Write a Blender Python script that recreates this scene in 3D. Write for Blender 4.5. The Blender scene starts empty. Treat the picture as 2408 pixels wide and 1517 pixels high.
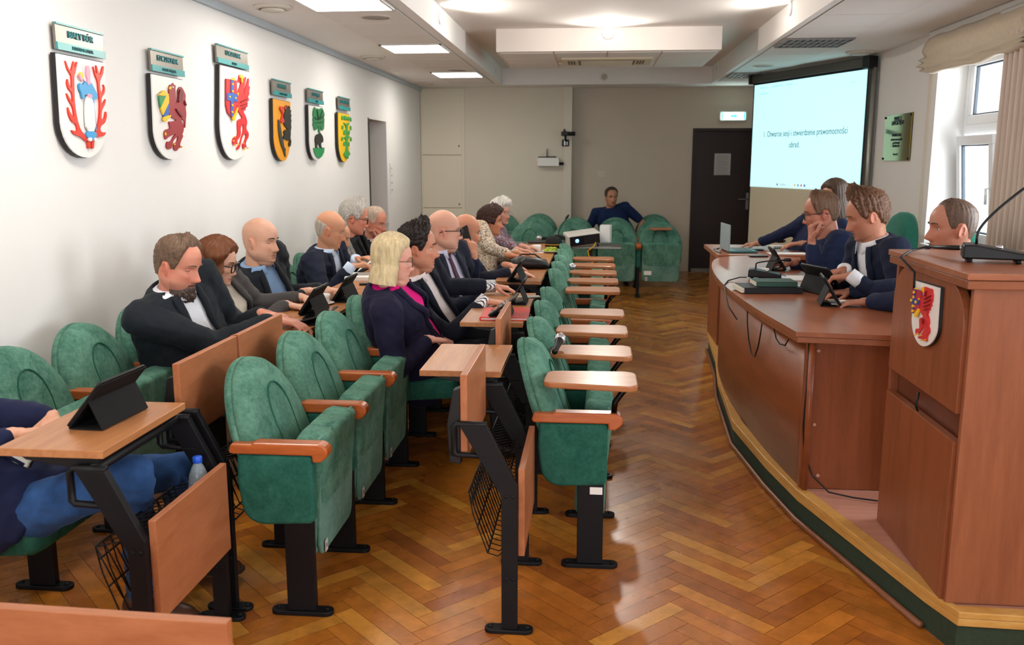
import bpy, bmesh, math, random
import numpy as np
from mathutils import Vector, Matrix, noise
from mathutils.bvhtree import BVHTree
random.seed(7); rng = np.random.RandomState(5)
SC = bpy.context.scene
COL = SC.collection
PI = math.pi
def rad(a): return math.radians(a)
# ------------------------------------------------------------------ camera
EYE = 1.62
cam = bpy.data.cameras.new('camera'); camo = bpy.data.objects.new('camera', cam); COL.objects.link(camo)
camo.location = (0, 0, EYE); camo.rotation_euler = (rad(90 - 10.26), 0, rad(5.254))
cam.sensor_width = 36; cam.lens = 36 * 2100 / 2408; cam.clip_end = 100; cam.clip_start = .05
cam.dof.use_dof = True; cam.dof.focus_distance = 4.3; cam.dof.aperture_fstop = 4.0
SC.camera = camo
# ------------------------------------------------------------------ light
SC.view_settings.view_transform = 'Standard'; SC.view_settings.look = 'None'
SC.view_settings.exposure = 0.93; SC.view_settings.gamma = 1.0; SC.view_settings.use_curve_mapping = False
SC.cycles.use_denoising = True; SC.cycles.denoising_prefilter = 'ACCURATE'
SC.cycles.max_bounces = 8; SC.cycles.diffuse_bounces = 4; SC.cycles.glossy_bounces = 3; SC.cycles.transparent_max_bounces = 12
SC.cycles.sample_clamp_indirect = 6.0; SC.cycles.caustics_reflective = False; SC.cycles.caustics_refractive = False
wd = bpy.data.worlds.new('sky'); SC.world = wd; wd.use_nodes = True
wd.node_tree.nodes['Background'].inputs[0].default_value = (.86, .93, 1, 1)
wd.node_tree.nodes['Background'].inputs[1].default_value = 1.3
def area(name, loc, rot, sx, sy, power, col):
    l = bpy.data.lights.new(name, 'AREA'); l.shape = 'RECTANGLE'; l.size = sx; l.size_y = sy; l.energy = power; l.color = col
    o = bpy.data.objects.new(name, l); COL.objects.link(o); o.location = loc; o.rotation_euler = rot; return o
# daylight entering by the windows of the right-hand wall and the wall behind the camera
DAY = (.90, .96, 1.0)
WIN_Y = [(6.35, 7.9), (3.3, 4.85), (.2, 1.75), (-2.6, -1.05)]
for i, (a, b) in enumerate(WIN_Y):
    area('daylight', (3.45, (a + b) / 2, 1.75), (0, rad(90), 0), 1.6, b - a - .1, (42, 98, 115, 50)[i], DAY)
area('daylight', (-.6, -4.45, 1.75), (rad(90), 0, 0), 3.4, 1.6, 60, DAY)

# ------------------------------------------------------------------ measuring: a pixel of the photograph on a plane of the room
_cy, _sy, _cp, _sp = math.cos(rad(-5.254)), math.sin(rad(-5.254)), math.cos(rad(10.26)), math.sin(rad(10.26))
_fw = Vector((_sy * _cp, _cy * _cp, -_sp)); _rt = Vector((_cy, -_sy, 0)); _dn = _fw.cross(_rt)
def at(px, py, x=None, y=None, z=None):
    r = _fw + _rt * ((px - 1204) / 2100) + _dn * ((py - 758.5) / 2100)
    if x is not None: k = x / r.x
    elif y is not None: k = y / r.y
    else: k = (z - EYE) / r.z
    return Vector((r.x * k, r.y * k, EYE + r.z * k))

# ------------------------------------------------------------------ materials
def lin(c):
    if isinstance(c, str): c = [int(c[i:i + 2], 16) for i in (0, 2, 4)]
    return tuple(((x / 255) / 12.92 if x / 255 <= .04045 else ((x / 255 + .055) / 1.055) ** 2.4) for x in c)
MATS = {}
def mat(name, c, rough=.5, metal=0, spec=.5, sheen=0, emit=0, emc=None, var=0, vs=6, vscale=None, bump=0, bs=60, coat=0, alpha=1, attr=None, rnd=0, trans=0, ior=1.45):
    if name in MATS: return MATS[name]
    m = bpy.data.materials.new(name); m.use_nodes = True; nt = m.node_tree; N = nt.nodes; L = nt.links
    b = N['Principled BSDF']; col = lin(c) if c is not None else (1, 1, 1)
    b.inputs['Base Color'].default_value = (*col, 1); b.inputs['Roughness'].default_value = rough; b.inputs['Metallic'].default_value = metal
    b.inputs['Specular IOR Level'].default_value = spec; b.inputs['IOR'].default_value = ior
    if sheen: b.inputs['Sheen Weight'].default_value = sheen; b.inputs['Sheen Roughness'].default_value = .4; b.inputs['Sheen Tint'].default_value = (*[min(1, x * 3 + .15) for x in col], 1)
    if coat: b.inputs['Coat Weight'].default_value = coat; b.inputs['Coat Roughness'].default_value = .12
    if emit: b.inputs['Emission Color'].default_value = (*(lin(emc) if emc else col), 1); b.inputs['Emission Strength'].default_value = emit
    if alpha < 1: b.inputs['Alpha'].default_value = alpha
    if trans: b.inputs['Transmission Weight'].default_value = trans
    tc = N.new('ShaderNodeTexCoord')
    src = None
    if attr:
        a = N.new('ShaderNodeAttribute'); a.attribute_name = attr; src = a.outputs['Color']
    if var:
        mp = N.new('ShaderNodeMapping'); mp.inputs['Scale'].default_value = vscale or (1, 1, 1); L.new(tc.outputs['Object'], mp.inputs[0])
        if rnd:
            oi = N.new('ShaderNodeObjectInfo'); vm = N.new('ShaderNodeVectorMath'); vm.operation = 'MULTIPLY_ADD'
            L.new(oi.outputs['Random'], vm.inputs[0]); vm.inputs[1].default_value = (9, 5, 7); L.new(mp.outputs[0], vm.inputs[2]); vec = vm.outputs[0]
        else: vec = mp.outputs[0]
        nz = N.new('ShaderNodeTexNoise'); nz.inputs['Scale'].default_value = vs; nz.inputs['Detail'].default_value = 5; nz.inputs['Roughness'].default_value = .62; L.new(vec, nz.inputs['Vector'])
        rp = N.new('ShaderNodeMapRange'); rp.inputs[1].default_value = .3; rp.inputs[2].default_value = .7; rp.inputs[3].default_value = 1 - var; rp.inputs[4].default_value = 1 + var; L.new(nz.outputs[0], rp.inputs[0])
        mx = N.new('ShaderNodeVectorMath'); mx.operation = 'SCALE'
        if src: L.new(src, mx.inputs[0])
        else: mx.inputs[0].default_value = col
        L.new(rp.outputs[0], mx.inputs['Scale']); src = mx.outputs[0]
    if src: L.new(src, b.inputs['Base Color'])
    if bump:
        n2 = N.new('ShaderNodeTexNoise'); n2.inputs['Scale'].default_value = bs; n2.inputs['Detail'].default_value = 3; L.new(tc.outputs['Object'], n2.inputs['Vector'])
        bp = N.new('ShaderNodeBump'); bp.inputs['Strength'].default_value = bump; bp.inputs['Distance'].default_value = .002; L.new(n2.outputs[0], bp.inputs['Height']); L.new(bp.outputs[0], b.inputs['Normal'])
    MATS[name] = m; return m
def wood(name, c1, c2, grain=(1, 14, 14), rough=.35, vs=3.0, coat=0):
    """wood with its grain stretched along the axis of least scale"""
    if name in MATS: return MATS[name]
    m = mat(name, c1, rough, coat=coat); nt = m.node_tree; N = nt.nodes; L = nt.links; b = N['Principled BSDF']
    tc = N.new('ShaderNodeTexCoord'); mp = N.new('ShaderNodeMapping'); mp.inputs['Scale'].default_value = grain; L.new(tc.outputs['Object'], mp.inputs[0])
    oi = N.new('ShaderNodeObjectInfo'); vm = N.new('ShaderNodeVectorMath'); vm.operation = 'MULTIPLY_ADD'
    L.new(oi.outputs['Random'], vm.inputs[0]); vm.inputs[1].default_value = (9, 5, 7); L.new(mp.outputs[0], vm.inputs[2])
    nz = N.new('ShaderNodeTexNoise'); nz.inputs['Scale'].default_value = vs; nz.inputs['Detail'].default_value = 4; nz.inputs['Distortion'].default_value = .6; L.new(vm.outputs[0], nz.inputs['Vector'])
    n2 = N.new('ShaderNodeTexNoise'); n2.inputs['Scale'].default_value = vs * 6; n2.inputs['Detail'].default_value = 2; L.new(vm.outputs[0], n2.inputs['Vector'])
    ad = N.new('ShaderNodeMath'); ad.operation = 'MULTIPLY_ADD'; L.new(n2.outputs[0], ad.inputs[0]); ad.inputs[1].default_value = .35; L.new(nz.outputs[0], ad.inputs[2])
    cr = N.new('ShaderNodeMapRange'); cr.inputs[1].default_value = .45; cr.inputs[2].default_value = .95; L.new(ad.outputs[0], cr.inputs[0])
    mx = N.new('ShaderNodeMix'); mx.data_type = 'RGBA'; mx.inputs[6].default_value = (*lin(c1), 1); mx.inputs[7].default_value = (*lin(c2), 1); L.new(cr.outputs[0], mx.inputs[0]); L.new(mx.outputs[2], b.inputs['Base Color'])
    return m
BLACK = mat('black_metal', '0d0d11', .5, spec=.3)
BLACKP = mat('black_plastic', '0b0b0d', .42, spec=.4)
BLKF = mat('black_folio', '0c0c0e', .7, spec=.3)
def velvet(name, c1, c2, scale=6.0):
    """brushed velvet: broad patches where the pile lies the other way, and fine strokes over them"""
    m = mat(name, c1, .85, spec=.15, sheen=.22); nt = m.node_tree; N, L = nt.nodes, nt.links; b = N['Principled BSDF']
    tc = N.new('ShaderNodeTexCoord'); oi = N.new('ShaderNodeObjectInfo'); vm = N.new('ShaderNodeVectorMath'); vm.operation = 'MULTIPLY_ADD'; L.new(oi.outputs['Random'], vm.inputs[0]); vm.inputs[1].default_value = (9, 5, 7); L.new(tc.outputs['Object'], vm.inputs[2])
    n1 = N.new('ShaderNodeTexNoise'); n1.inputs['Scale'].default_value = scale; n1.inputs['Detail'].default_value = 3; n1.inputs['Distortion'].default_value = 1.0; L.new(vm.outputs[0], n1.inputs['Vector'])
    n2 = N.new('ShaderNodeTexNoise'); n2.inputs['Scale'].default_value = scale * 7; n2.inputs['Detail'].default_value = 4; n2.inputs['Roughness'].default_value = .7; L.new(vm.outputs[0], n2.inputs['Vector'])
    ad = N.new('ShaderNodeMath'); ad.operation = 'MULTIPLY_ADD'; L.new(n2.outputs[0], ad.inputs[0]); ad.inputs[1].default_value = .9; L.new(n1.outputs[0], ad.inputs[2])
    mr = N.new('ShaderNodeMapRange'); mr.inputs[1].default_value = .65; mr.inputs[2].default_value = 1.25; L.new(ad.outputs[0], mr.inputs[0])
    mx = N.new('ShaderNodeMix'); mx.data_type = 'RGBA'; mx.inputs[6].default_value = (*lin(c1), 1); mx.inputs[7].default_value = (*lin(c2), 1); L.new(mr.outputs[0], mx.inputs[0]); L.new(mx.outputs[2], b.inputs['Base Color']); return m
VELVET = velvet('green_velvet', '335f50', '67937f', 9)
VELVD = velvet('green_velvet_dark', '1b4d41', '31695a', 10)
VELVW = velvet('worn_green_underside', '45746a', '76988a', 6)
SEAM = mat('seam_piping', '2a5c4b', .9, spec=.1)
ARM = wood('armrest_wood', 'b9622f', 'a04e22', (2, 14, 14), .28, coat=.3)
DESK = wood('desk_laminate', 'bb8152', 'a3683c', (14, 1, 14), .33)
DESKV = wood('desk_laminate_upright', 'b4734d', '9c5c37', (14, 1.2, 5), .38)
TABW = wood('tablet_wood', 'b3764b', '9a5d36', (1.5, 14, 14), .3)
DAISW = wood('lectern_wood', '935333', '7a4224', (9, 9, .9), .36, 2.2)
DAISH = wood('presidium_top_wood', 'a3613f', '8c4f34', (3, 1.2, 10), .3, 2.5)
CHROME = mat('chrome', 'c8c8cc', .12, 1)
DCHROME = mat('dark_chrome', '2b2b2e', .15, 1)
STEEL = mat('brushed_steel', '9a9a98', .35, 1)
WHITE = mat('white_plastic', 'e6e6e2', .4)
PAPER = mat('white_paper', 'eeeeea', .8, spec=.2)
SCREENB = mat('dark_glass_screen', '0b0c0e', .06, spec=.6, coat=.4)
# ------------------------------------------------------------------ mesh builder
class MB:
    def __init__(s): s.v = []; s.f = []; s.m = []; s.sm = []
    def add(s, vs, fs, m=0, smooth=False, T=None):
        o = len(s.v)
        if T is not None: vs = [T @ Vector(p) for p in vs]
        s.v += [tuple(p) for p in vs]; s.f += [tuple(o + i for i in f) for f in fs]; s.m += [m] * len(fs); s.sm += [smooth] * len(fs); return s
    def box(s, a, b, m=0, T=None):
        (x0, y0, z0), (x1, y1, z1) = a, b
        return s.add([(x0, y0, z0), (x1, y0, z0), (x1, y1, z0), (x0, y1, z0), (x0, y0, z1), (x1, y0, z1), (x1, y1, z1), (x0, y1, z1)],
              [(0, 3, 2, 1), (4, 5, 6, 7), (0, 1, 5, 4), (1, 2, 6, 5), (2, 3, 7, 6), (3, 0, 4, 7)], m, False, T)
    def loft(s, rings, m=0, smooth=True, caps=True, closed=True, T=None):
        n = len(rings[0]); vs = [p for r in rings for p in r]; fs = []
        for i in range(len(rings) - 1):
            for j in range(n if closed else n - 1):
                k = (j + 1) % n; fs.append((i * n + j, i * n + k, (i + 1) * n + k, (i + 1) * n + j))
        if caps: fs.append(tuple(range(n - 1, -1, -1))); fs.append(tuple((len(rings) - 1) * n + j for j in range(n)))
        return s.add(vs, fs, m, smooth, T)
    def tube(s, pts, r, n=8, m=0, caps=True, flat=1.0, T=None):
        pts = [Vector(p) for p in pts]; R = r if isinstance(r, (list, tuple)) else [r] * len(pts); rings = []; u = None
        for i, p in enumerate(pts):
            t = (pts[min(i + 1, len(pts) - 1)] - pts[max(i - 1, 0)]).normalized()
            if u is None: u = t.orthogonal().normalized() if abs(t.z) > .9 else Vector((0, 0, 1)).cross(t).normalized()
            u = (u - t * u.dot(t)).normalized(); w = t.cross(u)
            rings.append([p + (u * math.cos(2 * PI * k / n) + w * math.sin(2 * PI * k / n) * flat) * R[i] for k in range(n)])
        return s.loft(rings, m, True, caps, True, T)
    def capsule(s, a, b, ra, rb, n=14, m=0):
        a, b = Vector(a), Vector(b); t = (b - a); L = max(t.length, 1e-5); t = t / L; pts = []; R = []
        for k in range(5): q = (PI / 2) * (1 - k / 4); pts.append(a - t * ra * math.sin(q)); R.append(max(ra * math.cos(q), ra * .04))
        for k in range(5): q = (PI / 2) * (k / 4); pts.append(b + t * rb * math.sin(q)); R.append(max(rb * math.cos(q), rb * .04))
        return s.tube(pts, R, n, m)
    def chain(s, pts, R, n=14, m=0):
        for i in range(len(pts) - 1): s.capsule(pts[i], pts[i + 1], R[i], R[i + 1], n, m)
        return s
    def ell(s, c, r, n=16, k=10, m=0, T=None):
        rings = []
        for i in range(1, k):
            q = PI * i / k; rings.append([(c[0] + r[0] * math.sin(q) * math.cos(2 * PI * j / n), c[1] + r[1] * math.sin(q) * math.sin(2 * PI * j / n), c[2] - r[2] * math.cos(q)) for j in range(n)])
        return s.loft(rings, m, True, True, True, T)
    def lathe(s, prof, c=(0, 0, 0), n=20, m=0, caps=True, T=None):
        return s.loft([[(c[0] + r * math.cos(2 * PI * j / n), c[1] + r * math.sin(2 * PI * j / n), c[2] + z) for j in range(n)] for r, z in prof], m, True, caps, True, T)
    def prism(s, poly, a, b, ax='y', m=0, T=None):
        """extrude a 2D outline: ax 'y' reads (x,z), 'x' reads (y,z), 'z' reads (x,y)"""
        f = {'y': lambda p, h: (p[0], h, p[1]), 'x': lambda p, h: (h, p[0], p[1]), 'z': lambda p, h: (p[0], p[1], h)}[ax]
        n = len(poly); vs = [f(p, a) for p in poly] + [f(p, b) for p in poly]
        fs = [tuple(range(n)), tuple(range(2 * n - 1, n - 1, -1))] + [(i, i + n, (i + 1) % n + n, (i + 1) % n) for i in range(n)]
        return s.add(vs, fs, m, False, T)
    def build(s, name, mats, parent=None, loc=None, rot=None, bevel=0, seg=2, smooth=None, solid=0):
        me = bpy.data.meshes.new(name); me.from_pydata(s.v, [], s.f)
        for mm in (mats if isinstance(mats, (list, tuple)) else [mats]): me.materials.append(mm)
        me.polygons.foreach_set('material_index', s.m)
        me.polygons.foreach_set('use_smooth', s.sm if smooth is None else [smooth] * len(s.f))
        bm = bmesh.new(); bm.from_mesh(me); bmesh.ops.recalc_face_normals(bm, faces=bm.faces); bm.to_mesh(me); bm.free()
        o = bpy.data.objects.new(name, me); COL.objects.link(o)
        if parent: o.parent = parent
        if loc is not None: o.location = loc
        if rot is not None: o.rotation_euler = rot
        if solid: q = o.modifiers.new('thickness', 'SOLIDIFY'); q.thickness = solid; q.offset = 0
        if bevel: q = o.modifiers.new('bevel', 'BEVEL'); q.width = bevel; q.segments = seg; q.limit_method = 'ANGLE'; q.angle_limit = rad(40)
        return o
def tag(o, label=None, cat=None, group=None, kind=None):
    if label: o['label'] = label
    if cat: o['category'] = cat
    if group: o['group'] = group
    if kind: o['kind'] = kind
    return o
def thing(name, label, cat, loc=(0, 0, 0), rz=0, group=None):
    o = bpy.data.objects.new(name, None); COL.objects.link(o); o.empty_display_size = .1
    o.location = loc; o.rotation_euler = (0, 0, rz); return tag(o, label, cat, group)
CH = {}
def dup(root, loc=None, rz=None, label=None, group=None):
    r = root.copy(); COL.objects.link(r)
    if loc is not None: r.location = loc
    if rz is not None: r.rotation_euler = (0, 0, rz)
    if label: r['label'] = label
    if group: r['group'] = group
    def rec(a, b):
        for ch in list(a.children):
            c = ch.copy(); COL.objects.link(c); c.parent = b; rec(ch, c)
    rec(root, r); return r
def struct(o): o['kind'] = 'structure'; return o
def arc(cx, cy, rx, ry, a0, a1, n):
    return [(cx + rx * math.cos(rad(a0 + (a1 - a0) * i / n)), cy + ry * math.sin(rad(a0 + (a1 - a0) * i / n))) for i in range(n + 1)]
def rrect(x0, y0, x1, y1, r, n=4):
    return arc(x1 - r, y0 + r, r, r, -90, 0, n) + arc(x1 - r, y1 - r, r, r, 0, 90, n) + arc(x0 + r, y1 - r, r, r, 90, 180, n) + arc(x0 + r, y0 + r, r, r, 180, 270, n)
def text(name, s, size, m, parent=None, M4=None, ext=.001, align='CENTER', sx=1.0, spacing=1.0):
    cu = bpy.data.curves.new(name, 'FONT'); cu.body = s; cu.size = size; cu.extrude = ext; cu.align_x = align; cu.align_y = 'CENTER'; cu.resolution_u = 3; cu.space_character = spacing
    o = bpy.data.objects.new(name, cu); COL.objects.link(o)
    me = bpy.data.meshes.new_from_object(o.evaluated_get(bpy.context.evaluated_depsgraph_get())); bpy.data.objects.remove(o)
    me.name = name; me.materials.clear(); me.materials.append(m)
    o = bpy.data.objects.new(name, me); COL.objects.link(o)
    me.transform((M4 if M4 else Matrix()) @ Matrix.Diagonal((sx, 1, 1, 1)))
    if parent: o.parent = parent
    return o
# ================================================================== the room
WL, WR, ZC, ZM, YB, YB2, YF = -2.56, 2.8, 2.67, 2.885, 13.2, 13.42, -4.5
SL, SR = -1.31, 1.56                    # edges of the raised middle of the ceiling
WALL = mat('cream_wall_paint', 'e8e6e3', .9, spec=.2, var=.015, vs=1.2)
WALLB = mat('beige_wall_paint', 'd9d2c2', .9, spec=.2, var=.02, vs=1.5)
CEIL = mat('white_ceiling_paint', 'efece9', .92, spec=.2)
TILE = mat('ceiling_tile', 'e9e6e2', .95, spec=.1)
GRID = mat('ceiling_grid', '8d8a86', .7)
def wallbox(name, a, b, m, openings=None, ax=None):
    """a wall slab; openings as (u0,u1,z0,z1) along Y"""
    q = MB()
    if not openings: q.box(a, b)
    else:
        y = a[1]
        for (u0, u1, z0, z1) in sorted(openings):
            q.box((a[0], y, a[2]), (b[0], u0, b[2]))
            if z0 > a[2]: q.box((a[0], u0, a[2]), (b[0], u1, z0))
            if z1 < b[2]: q.box((a[0], u0, z1), (b[0], u1, b[2]))
            y = u1
        q.box((a[0], y, a[2]), (b[0], b[1], b[2]))
    return struct(q.build(name, m))
wallbox('wall_left', (WL - .26, YF, 0), (WL, 13.6, 3.05), WALL, [(10.12, 11.0, 0, 2.09)])
wallbox('wall_right', (WR, YF, 0), (WR + .36, 13.7, 3.05), WALL, [(a, b, .93, 2.5) for a, b in WIN_Y])
struct(MB().box((WL, YF - .3, 0), (-2.3, YF, 3.05)).box((1.1, YF - .3, 0), (WR, YF, 3.05)).box((-2.3, YF - .3, 0), (1.1, YF, .9)).box((-2.3, YF - .3, 2.55), (1.1, YF, 3.05)).build('wall_front', WALL))
# back wall: a flush cupboard front on the left, a pilaster, and the exit-door wall, its dimmer recess light put into the colour
struct(MB().box((WL, YB, 0), (-.46, YB + .3, 3.05)).build('wall_back', WALLB))
struct(MB().box((-.46, YB - .03, 0), (-.345, YB2, 3.05)).build('trim_1', mat('pale_trim', 'ddd6c8', .8)))
wallbox2 = MB().box((-.345, YB2, 0), (1.42, YB2 + .25, 3.05)).box((1.42, YB2, 2.06), (2.34, YB2 + .25, 3.05)).box((2.34, YB2, 0), (WR, YB2 + .25, 3.05))
struct(wallbox2.build('wall_back_recess', mat('recess_wall_shaded', 'cfc4b4', .9, spec=.2, var=.02, vs=1.5)))
# cupboard fronts built flush into the back wall
CUPB = mat('cupboard_laminate', 'dfd7c4', .6)
cup = thing('wall_cupboard', 'tall flush cream cupboard with stacked doors built into the back wall corner', 'cupboard', (-2.19, YB - .012, 0))
for z0, z1 in ((.05, .93), (.94, 1.7), (1.71, 2.62)):
    d = MB().box((-.34, -.01, z0), (.24, .012, z1)).build('door', CUPB, cup, bevel=.003)
    MB().lathe([(.013, 0), (.013, .012), (.008, .018)], n=12, T=Matrix.Translation((.2, -.012, (z0 + z1) / 2 - .33 + .2 * (z0 < .5))) @ Matrix.Rotation(rad(90), 4, 'X')).build('knob', STEEL, d)
MB().box((-.36, -.006, 0), (-.34, .012, 2.65)).box((.24, -.006, 0), (.28, .012, 2.65)).box((-.34, -.006, 2.62), (.24, .012, 2.65)).build('frame', CUPB, cup)
# floor: herringbone oak parquet laid board by board in one mesh
def herring():
    W, Ln = .072, .432; me = bpy.data.meshes.new('floor'); vs, fs, cs = [], [], []
    c45 = math.cos(PI / 4)
    cols = [lin(c) for c in ('b06c24', 'a86423', 'b6752a', 'a05c1f', 'b26c26', 'ac6823', '985521', 'c08232')]
    for a in range(-150, 190):
        for b in range(-16, 17):
            for kind in (0, 1):
                ox, oy = a * W + b * Ln, a * W - b * Ln
                x0, y0, x1, y1 = (ox, oy, ox + Ln, oy + W) if kind == 0 else (ox + Ln, oy + W - Ln, ox + Ln + W, oy + W)
                cx, cy = (x0 + x1) / 2, (y0 + y1) / 2
                rx, ry = (cx - cy) * c45 + .05, (cx + cy) * c45 + 4
                if not (-2.75 < rx < 3.0 and -4.6 < ry < 13.6): continue
                g = .0007; o = len(vs); j = random.uniform(-.0001, .0001)
                for x, y in ((x0 + g, y0 + g), (x1 - g, y0 + g), (x1 - g, y1 - g), (x0 + g, y1 - g)):
                    vs.append(((x - y) * c45 + .05, (x + y) * c45 + 4, j))
                fs.append((o, o + 1, o + 2, o + 3)); c = random.choice(cols); k = random.uniform(.9, 1.1); cs.append((c[0] * k, c[1] * k, c[2] * k, 1 + kind))
    o = len(vs); vs += [(-2.8, -4.7, -.002), (3.1, -4.7, -.002), (3.1, 13.7, -.002), (-2.8, 13.7, -.002)]; fs.append((o, o + 1, o + 2, o + 3)); cs.append((.03, .012, .004, 1))
    me.from_pydata(vs, [], fs)
    ca = me.color_attributes.new('Col', 'FLOAT_COLOR', 'CORNER'); ca.data.foreach_set('color', [x for c in cs for _ in range(4) for x in c])
    m = mat('oak_parquet', None, .24, attr='Col', var=.22, vs=2.2, vscale=(6, 6, 1)); nt = m.node_tree; N, L = nt.nodes, nt.links; b = N['Principled BSDF']
    # worn grey patches where the lacquer has gone
    tc = N.new('ShaderNodeTexCoord'); nz = N.new('ShaderNodeTexNoise'); nz.inputs['Scale'].default_value = 1.15; nz.inputs['Detail'].default_value = 6; nz.inputs['Roughness'].default_value = .6; L.new(tc.outputs['Object'], nz.inputs['Vector'])
    mr = N.new('ShaderNodeMapRange'); mr.inputs[1].default_value = .58; mr.inputs[2].default_value = .74; L.new(nz.outputs[0], mr.inputs[0])
    mx = N.new('ShaderNodeMix'); mx.data_type = 'RGBA'; old = b.inputs['Base Color'].links[0].from_socket; L.new(old, mx.inputs[6]); mx.inputs[7].default_value = (*lin('8a7a60'), 1)
    sc = N.new('ShaderNodeMath'); sc.operation = 'MULTIPLY'; sc.inputs[1].default_value = .55; L.new(mr.outputs[0], sc.inputs[0]); L.new(sc.outputs[0], mx.inputs[0]); L.new(mx.outputs[2], b.inputs['Base Color'])
    r2 = N.new('ShaderNodeMapRange'); r2.inputs[3].default_value = .19; r2.inputs[4].default_value = .42; L.new(nz.outputs[0], r2.inputs[0]); r2.inputs[1].default_value = .35; r2.inputs[2].default_value = .75; L.new(r2.outputs[0], b.inputs['Roughness'])
    me.materials.append(m); o = bpy.data.objects.new('floor', me); COL.objects.link(o); struct(o)
herring()
# ceiling: low strips at both sides, raised middle, a cross beam at the back
struct(MB().box((WL, YF, ZC), (SL, YB2, 3.05)).build('ceiling_left', CEIL))
struct(MB().box((SR, YF, ZC), (WR, YB2, 3.05)).build('ceiling_right', CEIL))
struct(MB().box((SL, YF, ZM), (SR, 12.75, 3.05)).build('ceiling', CEIL))
struct(MB().box((SL, 12.75, ZC - .01), (SR, YB2, 3.05)).build('ceiling_beam', CEIL))
struct(MB().box((WL + .001, YF, ZC - .05), (WL + .03, YB, ZC)).build('trim_2', mat('blue_grey_cornice', 'b9c1c6', .8)))
def tiles(name, x0, x1, ys, z):
    q = MB(); h = MB()
    for i in range(len(ys) - 1): q.box((x0 + .006, ys[i] + .006, z - .006), (x1 - .006, ys[i + 1] - .006, z + .01))
    struct(q.build(name, TILE))
    struct(MB().box((x0, ys[0], z - .002), (x1, ys[-1], z + .004)).build('trim_3', GRID))
LTY = [5.85 - .61 * 9 + .61 * i for i in range(9)]
LT = sorted(LTY + [5.85, 6.45, 7.07, 7.69, 8.31, 8.94, 9.56, 10.2, 10.9, 11.55, 12.2, 12.6])
tiles('ceiling_tiles', -2.0, -1.4, LT, ZC)
RT = [.2 + .615 * i for i in range(21)]
tiles('ceiling_tiles', 1.62, 2.22, RT, ZC)
# air-conditioning box hanging from the middle of the ceiling
BX0, BX1, BY0, BY1 = -.985, 1.185, 9.02, 10.62
struct(MB().box((BX0, BY0, ZC), (BX1, BY1, ZM + .02)).build('ceiling_soffit', mat('soffit_paint', 'f3ebe5', .9)))
q = MB()
for i in range(4):
    for j in range(3):
        a = (BX0 + .03 + i * (BX1 - BX0 - .06) / 4 + .008, BY0 + .1 + j * .48, ZC - .008)
        if not (i in (1, 2) and j == 1): q.box(a, (a[0] + (BX1 - BX0 - .06) / 4 - .016, a[1] + .464, ZC + .01))
struct(q.build('ceiling_tiles', TILE))
ac = thing('air_conditioner', 'cream cassette air conditioner with slotted grille set in the hanging ceiling box', 'air conditioner', (.1, 9.82, ZC))
ACM = mat('cream_plastic', 'd9d0b8', .5)
MB().box((-.47, -.3, -.028), (.47, .3, .02)).build('cover', ACM, ac, bevel=.012)
q = MB()
for i in range(15): q.box((-.27, -.2 + i * .028, -.036), (.27, -.186 + i * .028, -.026))
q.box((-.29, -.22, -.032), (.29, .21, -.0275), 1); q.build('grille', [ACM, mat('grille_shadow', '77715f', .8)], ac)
q = MB()
for s in (-1, 1):
    for i in range(3): q.box((s * .36 + i * .03 - .045, -.17, -.031), (s * .36 + i * .03 - .03, .17, -.0275))
q.build('air_slot', mat('vent_slot', '6d5f50', .7), ac)
# lamps in the ceiling
LAMP = mat('lit_diffuser', 'fff6e4', .5, emit=10.5, emc='fff9f0')
def panel(y0, y1, i, lit=True, x0=-2.0, x1=-1.4):
    L_ = ['first ceiling light panel from the camera, glowing in the row over the wall seats', 'second glowing ceiling light panel, midway down the row over the wall seats', 'farthest glowing ceiling light panel of the row over the wall seats', 'glowing ceiling light panel overhead behind the camera', 'glowing ceiling light panel over the near seats'][i]
    t = thing('ceiling_light', L_, 'ceiling light', ((x0 + x1) / 2, (y0 + y1) / 2, ZC), 0, 'lit panels in the ceiling')
    w, h = (x1 - x0) / 2 - .012, (y1 - y0) / 2 - .012
    MB().box((-w + .02, -h + .02, -.012), (w - .02, h - .02, .0)).build('diffuser', LAMP, t)
    q = MB()
    for a, b in (((-w, -h, -.016), (w, -h + .02, .004)), ((-w, h - .02, -.016), (w, h, .004)), ((-w, -h, -.016), (-w + .02, h, .004)), ((w - .02, -h, -.016), (w, h, .004))): q.box(a, b)
    q.build('frame', WHITE, t)
for i, (a, b) in enumerate(((5.85, 6.45), (8.31, 8.94), (10.9, 11.55), (.97, 1.58), (3.41, 4.02))): panel(a, b, i)  # the last two panels are added out of view for extra light
LOUV = mat('louvre_metal', '8b8583', .5, .3)
for i, (y0, lab) in enumerate(((8.2, 'switched-off louvred ceiling light nearer the window blind'), (11.27, 'switched-off louvred ceiling light above the screen corner'))):
    t = thing('louvre_light', lab, 'ceiling light', (1.92, y0 + .3075, ZC), 0, 'unlit louvred ceiling lights')
    MB().box((-.29, -.29, -.012), (.29, .29, -.006)).build('tray', mat('louvre_tray', '6f6866', .6), t)
    q = MB()
    for k in range(11): q.box((-.285 + .057 * k - .003, -.285, -.022), (-.285 + .057 * k + .003, .285, -.01))
    for k in range(4): q.box((-.285, -.285 + .19 * k - .003, -.022), (.285, -.285 + .19 * k + .003, -.01))
    q.build('louvre', LOUV, t)
CREAM = mat('speaker_cream', 'd2cabd', .6); MESHG = mat('speaker_mesh', '9c9690', .8)
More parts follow.
